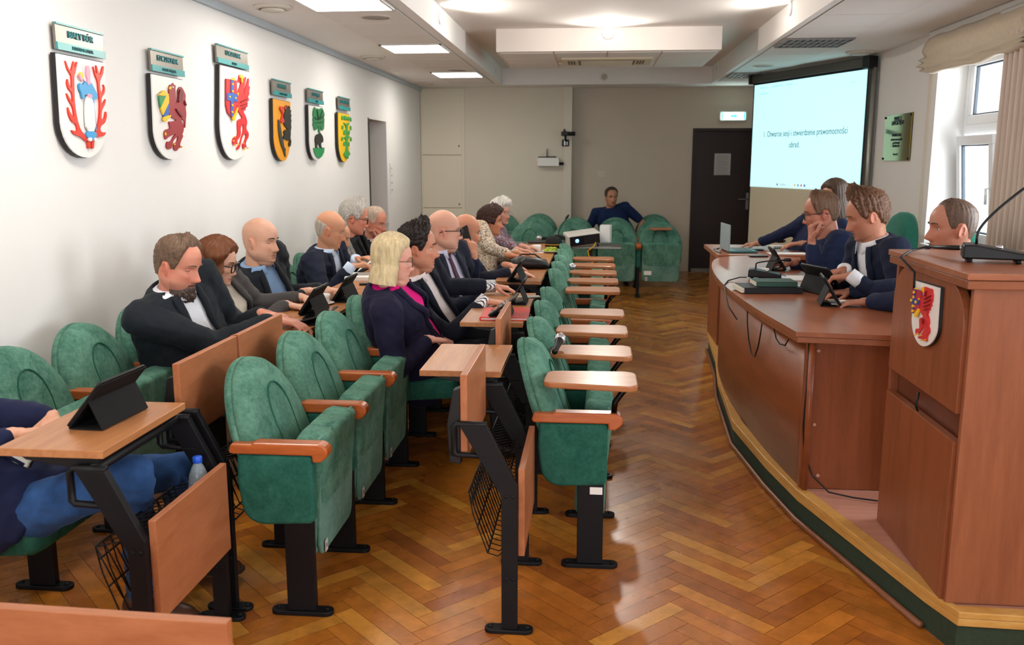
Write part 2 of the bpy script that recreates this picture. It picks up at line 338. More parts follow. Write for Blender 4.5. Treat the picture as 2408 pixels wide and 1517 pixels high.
def rounds(px, py, name, lab, r=.12, prof=None):
    p = at(px, py, z=ZC); t = thing(name, lab, 'ceiling speaker' if name == 'ceiling_speaker' else 'air vent', p)
    if name == 'ceiling_speaker':
        MB().lathe([(r, 0), (r, -.01), (r - .015, -.016), (r - .02, -.012)], n=28).build('ring', CREAM, t); MB().lathe([(r - .02, -.006), (r - .02, -.012), (.01, -.013)], n=28).build('mesh_cover', MESHG, t)
    else:
        MB().lathe([(r, 0), (r, -.008), (r * .9, -.02), (r * .72, -.022), (r * .72, -.006)], n=28).build('ring', CREAM, t); MB().lathe([(.02, -.004), (r * .62, -.022), (r * .6, -.032), (.01, -.036)], n=28).build('disc', CREAM, t)
rounds(884, 38, 'ceiling_speaker', 'round grey ceiling speaker beside the first lit panel')
rounds(1075, 163, 'ceiling_speaker', 'small-looking round ceiling speaker just before the farthest lit panel')
rounds(1795, 153, 'ceiling_speaker', 'round ceiling speaker over the projection screen, between louvred lights')
rounds(641, 15, 'air_vent', 'round cream air valve in the ceiling margin above the griffin crests', .13)
rounds(877, 133, 'air_vent', 'round cream air valve in the ceiling margin by the second lit panel', .13)
rounds(998, 196, 'air_vent', 'round cream air valve in the ceiling margin near the wall cupboard', .13)
rounds(2023, 121, 'air_vent', 'round cream air valve in the ceiling above the plaque corner', .14)
SPOTE = mat('spot_bulb', 'fff4e0', .4, emit=45, emc='fff1dd')
SPOTOFF = mat('spot_glass_off', 'b5ad98', .3)
def spot(p, d, lab, on, cat='spotlight', pw=0):
    z = Vector(d).normalized(); R = z.to_track_quat('Z', 'Y').to_matrix().to_4x4()
    t = thing('spotlight', lab, cat, p)
    MB().lathe([(.062, -.004), (.06, .008), (.05, .014), (.045, .008)], n=24, T=R).build('rim', WHITE, t)
    MB().lathe([(.045, .004), (.03, .012), (.005, .015)], n=20, T=R).build('bulb', SPOTE if on else SPOTOFF, t)
    if pw:
        l = bpy.data.lights.new('spot_beam', 'SPOT'); l.energy = pw; l.spot_size = rad(150); l.spot_blend = .7; l.shadow_soft_size = .04; l.color = (1, .93, .84)
        o = bpy.data.objects.new('spot_beam', l); COL.objects.link(o); o.parent = t; o.location = z * .03; o.rotation_euler = (-z).to_track_quat('Z', 'Y').to_euler()
spot((at(1430, 78, y=BY0 - .002).x, BY0 - .002, at(1430, 78, y=BY0).z), (0, -1, 0), 'dazzling round spotlight in the front of the hanging ceiling box', True, pw=60)
for py_, pz in ((at(1033, 40, x=SL).y, at(1033, 40, x=SL).z),): spot((SL + .002, py_, pz), (1, 0, 0), 'lit round spotlight in the ceiling step over the seat rows', True, pw=34)
p = at(1860, 20, x=SR); spot((SR - .002, p.y, p.z), (-1, 0, 0), 'lit round spotlight in the ceiling step nearer the window', True, pw=34)
p = at(1163, 166, x=SL); spot((SL + .002, p.y, p.z), (1, 0, 0), 'unlit round spotlight far down the ceiling step over the seat rows', False)
p = at(1688, 160, x=SR); spot((SR - .002, p.y, p.z), (-1, 0, 0), 'unlit round spotlight far down the ceiling step by the screen', False)
p = at(1421, 181, y=12.75); spot((p.x, 12.748, p.z), (0, -1, 0), 'unlit round spotlight in the cross beam behind the air conditioner', False)
# ------------------------------------------------------------------ doors
DKW = wood('dark_door_wood', '2a1512', '1d0d0b', (1.2, 9, 14), .45, 4)
d1 = struct(MB().box((1.44, YB2 + .02, .045), (2.32, YB2 + .06, 2.045)).build('door_1', DKW, bevel=.004))
struct(MB().box((1.4, YB2 - .015, 0), (1.44, YB2 + .06, 2.085)).box((2.32, YB2 - .015, 0), (2.36, YB2 + .06, 2.085)).box((1.44, YB2 - .015, 2.045), (2.32, YB2 + .06, 2.085)).build('trim_4', mat('door_frame_dark', '2c1a17', .5)))
struct(MB().box((1.44, YB2 - .05, 0), (2.32, YB2 + .08, .045)).build('trim_5', mat('grey_threshold', '8d8a84', .5)))
q = MB().box((2.2, YB2 + .006, .92), (2.26, YB2 + .022, 1.16)).build('lock_plate', STEEL, d1)
MB().tube([(2.23, YB2 + .01, 1.07), (2.23, YB2 - .05, 1.07), (2.08, YB2 - .05, 1.07)], .009, 8).build('handle', STEEL, d1)
d2 = struct(MB().box((WL - .25, 10.12, 0), (WL - .21, 11.0, 2.09)).build('door_2', mat('black_door', '131212', .5)))
struct(MB().box((WL - .01, 10.1, 0), (WL + .004, 10.135, 2.1)).build('trim_6', mat('black_door_edge', '121113', .5)))
# notice on the door, exit sign above it, switch, camera, router
p0, p1 = at(1681, 361, y=YB2), at(1717, 412, y=YB2)
t = tag(MB().box((p0.x, YB2 + .012, p1.z), (p1.x, YB2 + .018, p0.z)).build('notice', mat('notice_paper', 'b9b3b1', .8)), 'white printed notice sheet pinned to the dark exit door', 'notice')
q = MB()
for i in range(17): q.box((p0.x + .03, YB2 + .011, p0.z - .035 - i * .017), (p1.x - .03 - .05 * (i % 5 == 4), YB2 + .012, p0.z - .031 - i * .017))
q.build('printed_lines', mat('grey_print', '7c7878', .8), t)
p0, p1 = at(1690, 262, y=YB2), at(1755, 285, y=YB2)
t = thing('exit_sign', 'glowing white-green emergency exit light above the dark door', 'exit sign', ((p0.x + p1.x) / 2, YB2 - .03, (p0.z + p1.z) / 2))
w, h = (p1.x - p0.x) / 2, (p0.z - p1.z) / 2
MB().box((-w, -.035, -h), (w, .03, h)).build('housing', WHITE, t, bevel=.02)
q = MB().box((-w * .86, -.04, -h * .72), (w * .86, -.034, h * .72), 0)
q.box((-w * .86, -.0415, -h * .72), (-w * .72, -.04, h * .72), 1).box((w * .72, -.0415, -h * .72), (w * .86, -.04, h * .72), 1)
q.prism([(-w * .2, -h * .3), (w * .1, -h * .3), (w * .1, -h * .55), (w * .35, 0), (w * .1, h * .55), (w * .1, h * .3), (-w * .2, h * .3)], -.0415, -.04, 'y', 1)
q.build('lit_face', [mat('exit_lit', 'dffff6', .5, emit=4.5, emc='d6fff4'), mat('exit_green', '3fc89a', .5, emit=1.6, emc='4fe0b0')], t)
l = bpy.data.lights.new('exit_glow', 'AREA'); l.shape = 'RECTANGLE'; l.size = .3; l.size_y = .1; l.energy = 1.6; l.color = (.8, 1, .97); o = bpy.data.objects.new('exit_glow', l); COL.objects.link(o); o.parent = t; o.location = (0, -.05, 0); o.rotation_euler = (rad(-90), 0, 0)
p = at(1414, 410, y=YB2); t = thing('light_switch', 'small cream double switch on the dim back wall above the seated man', 'switch', (p.x, YB2 - .004, p.z))
MB().box((-.05, -.008, -.042), (.05, .004, .042)).build('plate', ACM, t, bevel=.004); MB().box((-.034, -.013, -.028), (-.002, -.006, .028)).box((.002, -.013, -.028), (.034, -.006, .028)).build('rocker', CREAM, t)
p = at(1330, 325, y=YB - .03); t = thing('wall_camera', 'small black video camera on a bracket on the white pilaster', 'camera', (p.x, YB - .03, p.z))
MB().box((-.05, -.02, -.115), (.05, .0, -.02)).build('bracket_plate', BLACK, t, bevel=.004)
MB().box((-.02, -.035, -.105), (.0, -.019, -.03)).box((.018, -.035, -.1), (.03, -.019, -.05)).build('fixing', STEEL, t)
MB().tube([(0, -.01, -.05), (0, -.06, -.02), (0, -.07, .03)], .014, 8).build('arm', BLACK, t)
q = MB().box((-.06, -.13, .03), (.04, -.03, .09)); q.tube([(.04, -.08, .06), (.14, -.08, .06)], [.028, .032], 14).box((-.03, -.12, .09), (.0, -.04, .125)); q.build('body', BLACKP, t, bevel=.008)
p = at(1290, 380, y=YB); t = thing('router_shelf', 'white wall box below the black camera with a small antenna on top', 'shelf box', (p.x, YB - .06, p.z))
MB().box((-.155, -.06, -.065), (.155, .06, .055)).build('box', WHITE, t, bevel=.006)
t = thing('router', 'flat black router with one antenna standing on the white wall box', 'router', (p.x - .02, YB - .06, p.z + .055))
MB().prism([(-.13, .0), (.13, 0), (.13, .02), (-.13, .014)], -.05, .05, 'y').build('case', BLACKP, t, bevel=.004); MB().tube([(0, .02, .018), (0, .02, .13)], [.008, .005], 8).build('antenna', BLACKP, t)
tag(MB().tube([(p.x + .155, YB - .05, p.z - .03), (p.x + .22, YB - .05, p.z - .03)], .02, 8).build('plug', BLACKP), 'black plug sticking out of the white wall box', 'plug')
t = thing('socket_rail', 'narrow white vertical strip with small knobs on the wall past the doorway', 'wall strip', (WL + .006, at(918, 420, x=WL).y, at(918, 420, x=WL).z))
MB().box((-.004, -.03, -.19), (.008, .03, .19)).build('rail', WHITE, t, bevel=.003)
for k in range(4): MB().lathe([(.012, 0), (.012, .012), (.006, .016)], n=10, T=Matrix.Translation((.008, 0, .13 - k * .09)) @ Matrix.Rotation(rad(90), 4, 'Y')).build('knob', CREAM, t)
# ------------------------------------------------------------------ windows
PVC = mat('white_window_frame', 'eceff2', .4)
def thin_glass():
    m = bpy.data.materials.new('window_glass'); m.use_nodes = True; nt = m.node_tree; N = nt.nodes; N.clear()
    o = N.new('ShaderNodeOutputMaterial'); mx = N.new('ShaderNodeMixShader'); t = N.new('ShaderNodeBsdfTransparent'); g = N.new('ShaderNodeBsdfGlossy'); g.inputs['Roughness'].default_value = .02
    mx.inputs[0].default_value = .07; nt.links.new(t.outputs[0], mx.inputs[1]); nt.links.new(g.outputs[0], mx.inputs[2]); nt.links.new(mx.outputs[0], o.inputs[0]); return m
GLASS = thin_glass()
GSEAL = mat('window_seal', '3c4650', .6)
def sash(y0, y1, z0, z1, root, T=None, name='sash'):
    w = .075; q = MB()
    for a, b in (((-.03, y0, z0), (.03, y1, z0 + w)), ((-.03, y0, z1 - w), (.03, y1, z1)), ((-.03, y0, z0 + w), (.03, y0 + w, z1 - w)), ((-.03, y1 - w, z0 + w), (.03, y1, z1 - w))): q.box(a, b)
    o = q.build(name, PVC, root, bevel=.006)
    q = MB(); s = .012
    for a, b in (((-.012, y0 + w, z0 + w), (.012, y1 - w, z0 + w + s)), ((-.012, y0 + w, z1 - w - s), (.012, y1 - w, z1 - w)), ((-.012, y0 + w, z0 + w), (.012, y0 + w + s, z1 - w)), ((-.012, y1 - w - s, z0 + w), (.012, y1 - w, z1 - w))): q.box(a, b)
    q.build('seal', GSEAL, o)
    MB().box((-.004, y0 + w, z0 + w), (.004, y1 - w, z1 - w)).build('pane', GLASS, o)
    return o
for i, (a, b) in enumerate(WIN_Y):
    w = thing('window_%d' % (i + 1), None, None, (WR + .27, (a + b) / 2, 0)); struct(w); h = (b - a) / 2
    q = MB()
    for lo, hi in (((-.035, -h, .93), (.035, h, .98)), ((-.035, -h, 2.45), (.035, h, 2.5)), ((-.035, -h, .98), (.035, -h + .05, 2.45)), ((-.035, h - .05, .98), (.035, h, 2.45)), ((-.035, -h + .05, 1.83), (.035, h - .05, 1.91)), ((-.034, -.03, .98), (.034, .03, 1.83))): q.box(lo, hi)
    q.build('frame', PVC, w, bevel=.004)
    for s in (-1, 1):
        y0, y1 = (.03, h - .05) if s > 0 else (-h + .05, -.03)
        o = sash(y0, y1, .98, 1.83, w)
        if s > 0:
            MB().tube([(-.03, y0 + .04, 1.42), (-.06, y0 + .04, 1.42), (-.065, y0 + .04, 1.3)], .011, 8).build('handle', WHITE, o)
            if i == 0: o.rotation_euler = (0, rad(-5), 0); o.location = (.98 * math.sin(rad(5)), 0, .0)
    sash(-h + .05, -.03, 1.91, 2.45, w); sash(.03, h - .05, 1.91, 2.45, w)
    MB().box((-.3, -h - .03, .9), (-.035, h + .03, .93)).build('sill', WHITE, w, bevel=.006)
struct(MB().box((7.5, 2.5, -4), (8, 14.5, 2.35)).build('outside_house_lower', mat('render_white', 'e9e4dd', .9)))
struct(MB().box((7.55, 6, 2.35), (8, 13, 7)).build('outside_house_upper', mat('render_peach', 'e5c3a4', .9)))
# roman blinds and a curtain
LINEN = mat('linen_blind', 'c9baa4', .95, spec=.1, sheen=.2, var=.06, vs=30)
def blind(y0, y1, lab):
    t = thing('roman_blind', lab, 'blind', (WR - .03, (y0 + y1) / 2, 2.63)); h = (y1 - y0) / 2
    MB().box((-.03, -h, -.01), (.03, h, .035)).build('headrail', WHITE, t)
    prof = [(-.02, 0), (-.06, -.05), (-.085, -.12), (-.05, -.17), (-.1, -.2), (-.06, -.215), (-.11, -.24), (-.06, -.25), (-.1, -.275), (-.05, -.285), (.0, -.25)]
    rings = []
    for k in range(25):
        u = k / 24; sag = .05 * math.sin(PI * u) ** .7 + .012 * math.sin(u * 17)
        rings.append([(x * (1 + .1 * math.sin(u * 9 + j)) , -h + 2 * h * u, z * (1 + sag * 2.2) + .008 * math.sin(u * 23 + j)) for j, (x, z) in enumerate(prof)])
    MB().loft(rings, 0, True, False, False).build('folded_fabric', LINEN, t, solid=.006)
blind(6.15, 8.0, 'raised cream roman blind gathered above the far window')
blind(3.1, 5.62, 'raised cream roman blind of the nearer window, at the picture edge')
t = thing('curtain', 'pale pinkish pleated curtain hanging between the windows', 'curtain', (WR - .07, 6.0, .25)); q = MB(); rings = []
for z in (0, .6, 1.2, 1.8, 2.33): rings.append([(.028 * math.sin(k * 1.1) * (1.2 - .2 * z / 2.3), -.45 + k * .0135, z) for k in range(68)])
q.loft(rings, 0, True, False, False).build('pleated_cloth', mat('pale_curtain', 'd5c2b4', .9, sheen=.2), t, solid=.004)
MB().tube([(0, -.7, 2.36), (0, .6, 2.36)], .016, 10).build('rod', WHITE, t)
struct(MB().box((WR - .012, 8.0, 0), (WR, 8.06, 2.4)).build('trim_7', mat('pale_trim', 'ddd6c8', .8)))
# bronze plaque
p0, p1 = at(2086, 273, x=WR), at(2141, 378, x=WR)
t = thing('plaque', 'shiny brass memorial plaque with engraved text on the window wall', 'plaque', (WR - .012, (p0.y + p1.y) / 2, (p0.z + p1.z) / 2)); h, v = abs(p0.y - p1.y) / 2, (p0.z - p1.z) / 2
MB().box((-.004, -h, -v), (.004, h, v)).build('plate', mat('polished_brass', '8d7a34', .08, 1), t, bevel=.002)
R = Matrix.Rotation(rad(-90), 4, 'Z') @ Matrix.Rotation(rad(90), 4, 'X')
INK = mat('engraved_ink', '23303a', .6)
for k, (s, z, sz) in enumerate((('PAMIĘCI', .8, .055), ('SAMORZĄDU', .62, .055), ('W 10 ROCZNICĘ', .1, .034), ('odrodzenia samorządu', -.08, .034), ('powiatowego', -.22, .034), ('Rada Powiatu', -.36, .034), ('Szczecinek', -.72, .03))):
    text('inscription', s, sz, INK, t, Matrix.Translation((-.0055, 0, z * v)) @ R)
for a in (-1, 1):
    for b in (-1, 1): MB().lathe([(.012, 0), (.01, .008), (.002, .011)], n=10, T=Matrix.Translation((-.004, a * (h - .02), b * (v - .02))) @ Matrix.Rotation(rad(-90), 4, 'Y')).build('screw', BLACK, t)
# ------------------------------------------------------------------ projection screen across the far corner
A, B = at(1776, 200, y=11.4), at(2041, 163, y=9.5)
A.z = B.z = 2.52
dv = Vector((B.x - A.x, B.y - A.y, 0)); SWd = dv.length; ang = math.atan2(dv.y, dv.x)
t = thing('projection_screen', 'large pull-down projection screen showing a pale cyan slide in the corner', 'projection screen', (A.x, A.y, 0), ang)
ZT, ZB = 2.52, 1.31
MB().box((-.03, 0, .62), (SWd + .03, .004, ZT + .02)).build('fabric', mat('screen_fabric', 'd7cfb6', .9), t)
MB().box((-.03, -.001, .62), (-.0, .0055, ZT)).box((SWd, -.001, .62), (SWd + .03, .0055, ZT)).box((-.03, -.001, ZT), (SWd + .03, .0055, ZT + .03)).build('black_border', BLACK, t)
MB().box((-.04, -.02, .575), (SWd + .04, .02, .62)).build('bottom_bar', BLACKP, t, bevel=.006)
pic = MB().box((0, -.006, ZB), (SWd, -.001, ZT)).build('projected_slide', mat('projected_light', 'a9dfe6', .9, emit=.62, emc='b4ecf2'), t)
SRot = Matrix.Rotation(rad(90), 4, 'X')
TX = mat('slide_text', '4c6a78', .9, emit=.12, emc='5a7c8a')
def stx(s, u, z, sz, al='CENTER', m=TX, sx=1): text('slide_lettering', s, sz, m, pic, Matrix.Translation((u * SWd, -.0075, z)) @ SRot, .0006, al, sx)
stx('1. Otwarcie sesji i stwierdzenie prawomocności', .5, 1.93, .098, sx=.82); stx('obrad.', .43, 1.80, .098, sx=.82)
LT2 = mat('slide_grey', '7fb4be', .9, emit=.35, emc='8cc4ce')
for u, s in ((.1, 'Nowa karta  x'), (.24, 'Porządek obrad  x'), (.36, 'Sesja rady  x')): stx(s, u, ZT - .04, .028, m=LT2)
stx('< >  porzadek/sesja', .04, ZT - .11, .028, 'LEFT', LT2); stx('A  ☆  :', .9, ZT - .11, .03, m=LT2)
q = MB(); bar = ((.28, '2f8fd0', 0), (.31, 'b8dce4', 1), (.45, 'd9b45a', 0), (.48, '3f9bd8', 0), (.51, 'cf5a48', 0), (.54, '2d6fc0', 0))
for i, (u, c, wd_) in enumerate(bar): q.box((u * SWd, -.008, ZB + .025), (u * SWd + (.025 if not wd_ else .12), -.006, ZB + .05), i)
q.box((0, -.0072, ZB), (SWd, -.006, ZB + .07), 6)
q.build('taskbar', [mat('bar_' + c, c, .9, emit=.4, emc=c) for u, c, w_ in bar] + [mat('bar_strip', 'bfe6ec', .9, emit=.5, emc='bfe6ee')], pic)
stx('8:04', .95, ZB + .037, .026)
cs = thing('screen_case', 'black housing box of the pull-down screen mounted under the ceiling', 'screen housing', (A.x, A.y, 2.585), ang)
MB().box((-.06, -.03, -.04), (SWd + .05, .05, .05)).build('tube_case', mat('case_grey', '4a463f', .5), cs, bevel=.01)
MB().box((SWd - .03, -.05, -.06), (SWd + .07, .06, .06)).build('end_cap', BLACKP, cs, bevel=.006); MB().box((-.08, -.05, -.05), (-.03, .09, .06)).build('end_cap', BLACKP, cs, bevel=.006)
MB().tube([(SWd + .06, .03, -.05), (SWd + .06, .03, -1.9)], .02, 10).build('tensioner_post', mat('dull_steel', 'a9a59c', .4, .7), cs)

t = thing('fire_extinguisher', 'red fire extinguisher half hidden between the dark door and the screen', 'fire extinguisher', (2.36, YB2 - .1, .84))
MB().lathe([(.05, 0), (.062, .012), (.062, .26), (.045, .3), (.02, .32), (.018, .35)], n=22).build('cylinder', mat('extinguisher_red', 'a81e1c', .35), t); MB().tube([(0, 0, .34), (0, 0, .37), (-.05, 0, .39)], .01, 8).build('valve', BLACKP, t); MB().tube([(.02, 0, .36), (.07, 0, .3), (.07, 0, .1)], .009, 8).build('hose', BLACKP, t)
# ================================================================== theatre seats
P = .535
def dome(hw, zb, zs, zt, n=14):
    return [(-hw * .93, zb), (hw * .93, zb)] + [(hw * math.cos(rad(a)), zs + (zt - zs) * math.sin(rad(a))) for a in [180 * k / (2 * n) for k in range(2 * n + 1)]]
def lean(x, z): return x - .235 - (z - .63) * .34
def chair_proto(folded=True, tablet=False, end=False, worn=VELVW, lead=False):
    t = thing('theatre_seat', 'x', 'seat')
    def cush(sc_x, m, hw=.268, zt=.885):
        rings = []
        for x, s in sc_x:
            rings.append([(lean(x, z), y, z) for y, z in [(p[0] * s, .585 + (p[1] - .585) * (s if p[1] > .585 else 1)) for p in dome(hw, .40, .585, zt)]])
        return MB().loft(rings, 0, True)
    cush([(.0, .9), (.004, .97), (.02, 1.0), (.03, 1.0), (.034, .985)], VELVET).build('back_shell', VELVET, t)
    b = cush([(.034, .985), (.045, 1.005), (.072, .995), (.092, .94), (.104, .84), (.111, .62), (.114, .3)], VELVET)
    b.tube([(lean(.112 + .001, z), y, z) for y, z in [(.078, .5), (.085, .6), (.090, .66)] + arc(0, .68, .090, .115, 0, 180, 12) + [(-.090, .66), (-.085, .6), (-.078, .5)]], .0035, 6, 1)
    b.build('backrest', [VELVET, SEAM], t)
    def seat():
        prof = rrect(-.225, -.058, .228, .055, .02, 4); q = MB(); rings = []
        for y in (-.225, -.222, -.205, -.15, -.088, -.078, -.068, 0, .068, .078, .088, .15, .205, .222, .225):
            s = 1 - .16 * max(0, abs(abs(y) - 0) - .2) / .025 - (.045 if abs(abs(y) - .078) < .002 else 0)
            rings.append([(x * (s if x > 0 else 1), y, z * s) for x, z in prof])
        q.loft(rings, 0, True); return q
    if folded:
        T = Matrix.Translation((.012, 0, .425)) @ Matrix.Rotation(rad(-84), 4, 'Y')
        s = seat(); s.v = [tuple(T @ Vector(p)) for p in s.v]; o = s.build('seat_cushion', VELVET, t)
        q = MB().prism([(-.222, .645), (-.219, .24)] + arc(-.17, .24, .042, .05, 180, 270, 4)[1:] + arc(.17, .24, .042, .05, 270, 360, 4) + [(.222, .645)], 0, .012, 'x')
        q.v = [(x + .062 - (.63 - z) * .035, y, z) for x, y, z in q.v]; u = q.build('seat_underside', worn, t, bevel=.004)
        MB().box((.0672, -.185, .2), (.0682, -.155, .245)).box((.0682, -.176, .215), (.0687, -.164, .23), 1).build('label_sticker', [mat('grey_label', 'c9c4c6', .7), mat('label_mark', '8a4a4a', .7)], u)
    else:
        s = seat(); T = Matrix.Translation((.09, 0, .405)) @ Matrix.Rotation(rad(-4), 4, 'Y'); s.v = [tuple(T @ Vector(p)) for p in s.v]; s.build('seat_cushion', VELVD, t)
    for sd in ((-1, 1) if end else (-1,)):
        y = sd * P / 2
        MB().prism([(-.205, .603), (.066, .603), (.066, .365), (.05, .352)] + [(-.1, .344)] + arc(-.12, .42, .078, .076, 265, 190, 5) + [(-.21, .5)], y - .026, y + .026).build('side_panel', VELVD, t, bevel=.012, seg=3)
        MB().prism([(-.235, .615), (-.225, .643), (-.15, .643), (-.14, .648), (.085, .648)] + arc(.09, .618, .034, .03, 90, -40, 6) + [(.095, .582), (.068, .582), (.066, .606), (-.225, .606)], y - .03, y + .03).build('armrest', ARM, t, bevel=.006)
        l = MB().box((-.05, y - .016, .016), (.054, y + .016, .36)).build('leg', BLACK, t, bevel=.003)
        q = MB().prism(rrect(-.113, y - .028, .115, y + .028, .027), 0, .017, 'z')
        for a in (-.09, .092): q.lathe([(.009, .017), (.009, .022), (.003, .024)], (a, y, 0), 8)
        q.build('foot_plate', BLACK, l, bevel=.003)
    if tablet:
        y = -P / 2
        MB().prism(arc(.13, y - .085, .045, .045, -80, 0, 4) + arc(.12, y + .075, .055, .05, 0, 80, 4) + [(-.12, y + .115)] + arc(-.15, y + .06, .03, .05, 90, 180, 4) + [(-.185, y + .0)] + arc(-.15, y - .05, .035, .04, 180, 270, 4), .762, .785, 'z').build('writing_tablet', TABW, t, bevel=.005)
        MB().tube([(.088, y, .64), (.092, y, .69), (.12, y, .73), (.148, y, .755), (.13, y, .7615), (0, y, .761)], .0125, 10).build('tablet_bracket', DCHROME, t)
    return t
HIDE = []
proto = {}
def seat_at(x, y, rz, label, group, folded=True, tablet=False, end=False, z=0):
    k = (folded, tablet, end)
    if k not in proto: proto[k] = chair_proto(*k); o = proto[k]; o.location = (x, y, z); o.rotation_euler = (0, 0, rz); o['label'] = label; o['group'] = group; return o
    return dup(proto[k], (x, y, z), rz, label, group)
G1, G2, G3 = 'green seats along the left wall', 'green seats of the middle row', 'green seats with writing tablets along the aisle'
X1, X2, X3 = -2.09, -1.035, 0.0
row1 = [(2.765, 0, 'under the seated person in jeans cut off by the picture edge'), (3.30, 1, 'folded empty green velvet seat against the wall, first behind the person in jeans'), (3.835, 1, 'folded empty green velvet seat against the wall, just in front of the bearded man'),
        (4.37, 0, 'green velvet seat occupied by the bearded man'), (4.905, 0, 'green velvet seat occupied by the woman with wavy brown hair'), (5.44, 0, 'green velvet seat occupied by the bald man in a blue shirt'), (5.975, 1, 'empty green velvet seat just past the bald man in the blue shirt'),
        (6.51, 0, 'green velvet seat under the balding man in glasses reading a sheet'), (7.045, 0, 'green velvet seat under the person in a grey checked jacket'), (7.58, 0, 'green velvet seat under the grey-haired man in black'), (8.115, 0, 'green velvet seat under the man with his hand at his mouth')]
row1[0] = (2.765, 0, 'green velvet seat under the person in blue jeans at the picture edge')
for y, f, lb in row1: seat_at(X1, y, 0, lb, G1, bool(f), False, y > 8)
row2 = [(3.2, 1, 'nearest empty folded green seat of the middle row, its worn underside turned up'), (3.735, 1, 'second folded empty green seat of the middle row, one behind the nearest'), (4.27, 1, 'folded empty green seat right beside the blonde woman'),
        (4.81, 0, 'green seat occupied by the blonde woman'), (5.345, 0, 'green seat occupied by the dark-haired man in navy'), (5.88, 0, 'green seat occupied by the bald man with black glasses and a tie'), (6.43, 0, 'green seat occupied by the man on the phone'), (6.97, 1, 'empty green seat behind the man on the phone'),
        (7.5, 0, 'green seat occupied by the woman in a leopard-like blouse'), (8.04, 0, 'green seat occupied by the white-haired woman')]
for y, f, lb in row2: seat_at(X2, y, 0, lb, G2, bool(f), False, y > 8)
for i, y in enumerate([3.68, 4.2, 4.72, 5.24, 6.16, 6.62, 7.1, 7.58, 8.08]):
    lb = ['nearest folded green aisle seat with a wooden writing tablet, standing free at the row end', 'second green aisle seat, a black microphone leaning on its writing tablet', 'third green aisle seat with a bare writing tablet', 'fourth green aisle seat, last before the gap in the row', 'fifth green aisle seat, first after the gap, its red-brown armrest showing', 'sixth green aisle seat counting from the camera', 'seventh green aisle seat with a microphone on its tablet', 'eighth green aisle seat, second from the far end', 'ninth and farthest green aisle seat, by the projector table'][i]
    seat_at(X3, y, 0, lb, G3, True, True, i in (3, 8))
k = 0
lbs = ['third and last', 'second', 'first']
for r, (y, xs) in enumerate(((12.45, (-1.3, -.78, .30, .83)), (11.65, (-.78, -.25, .28, .81)), (10.83, (-1.32, -.79, -.26, .27, .80)))):
    for i, x in enumerate(xs):
        col = {-1.3: 'farthest toward the wall cupboard', -1.32: 'hidden behind the white-haired woman', -.78: 'beneath the white wall box', -.79: 'just past the white-haired woman', -.25: 'behind the projector', -.26: 'behind the gooseneck microphone', .28: 'before the man in blue', .30: 'under the man in blue', .27: 'right behind the projector and white box', .83: 'nearest the dark door', .81: 'nearest the dark door', .80: 'nearest the aisle, with a small wooden flap'}[x]
        o = seat_at(x, y, rad(-90), 'dark green seat of the %s back row, %s' % (lbs[r], col), 'green seats of the back rows', x != .30, False, i == 0)
        if x == .80:
            MB().box((-.03, -.13, .80), (-.27, .13, .825)).build('flap', TABW, o, bevel=.006)
            tag(MB().box((.069, -.2, .27), (.0705, -.11, .32)).build('paper_label', PAPER, o))
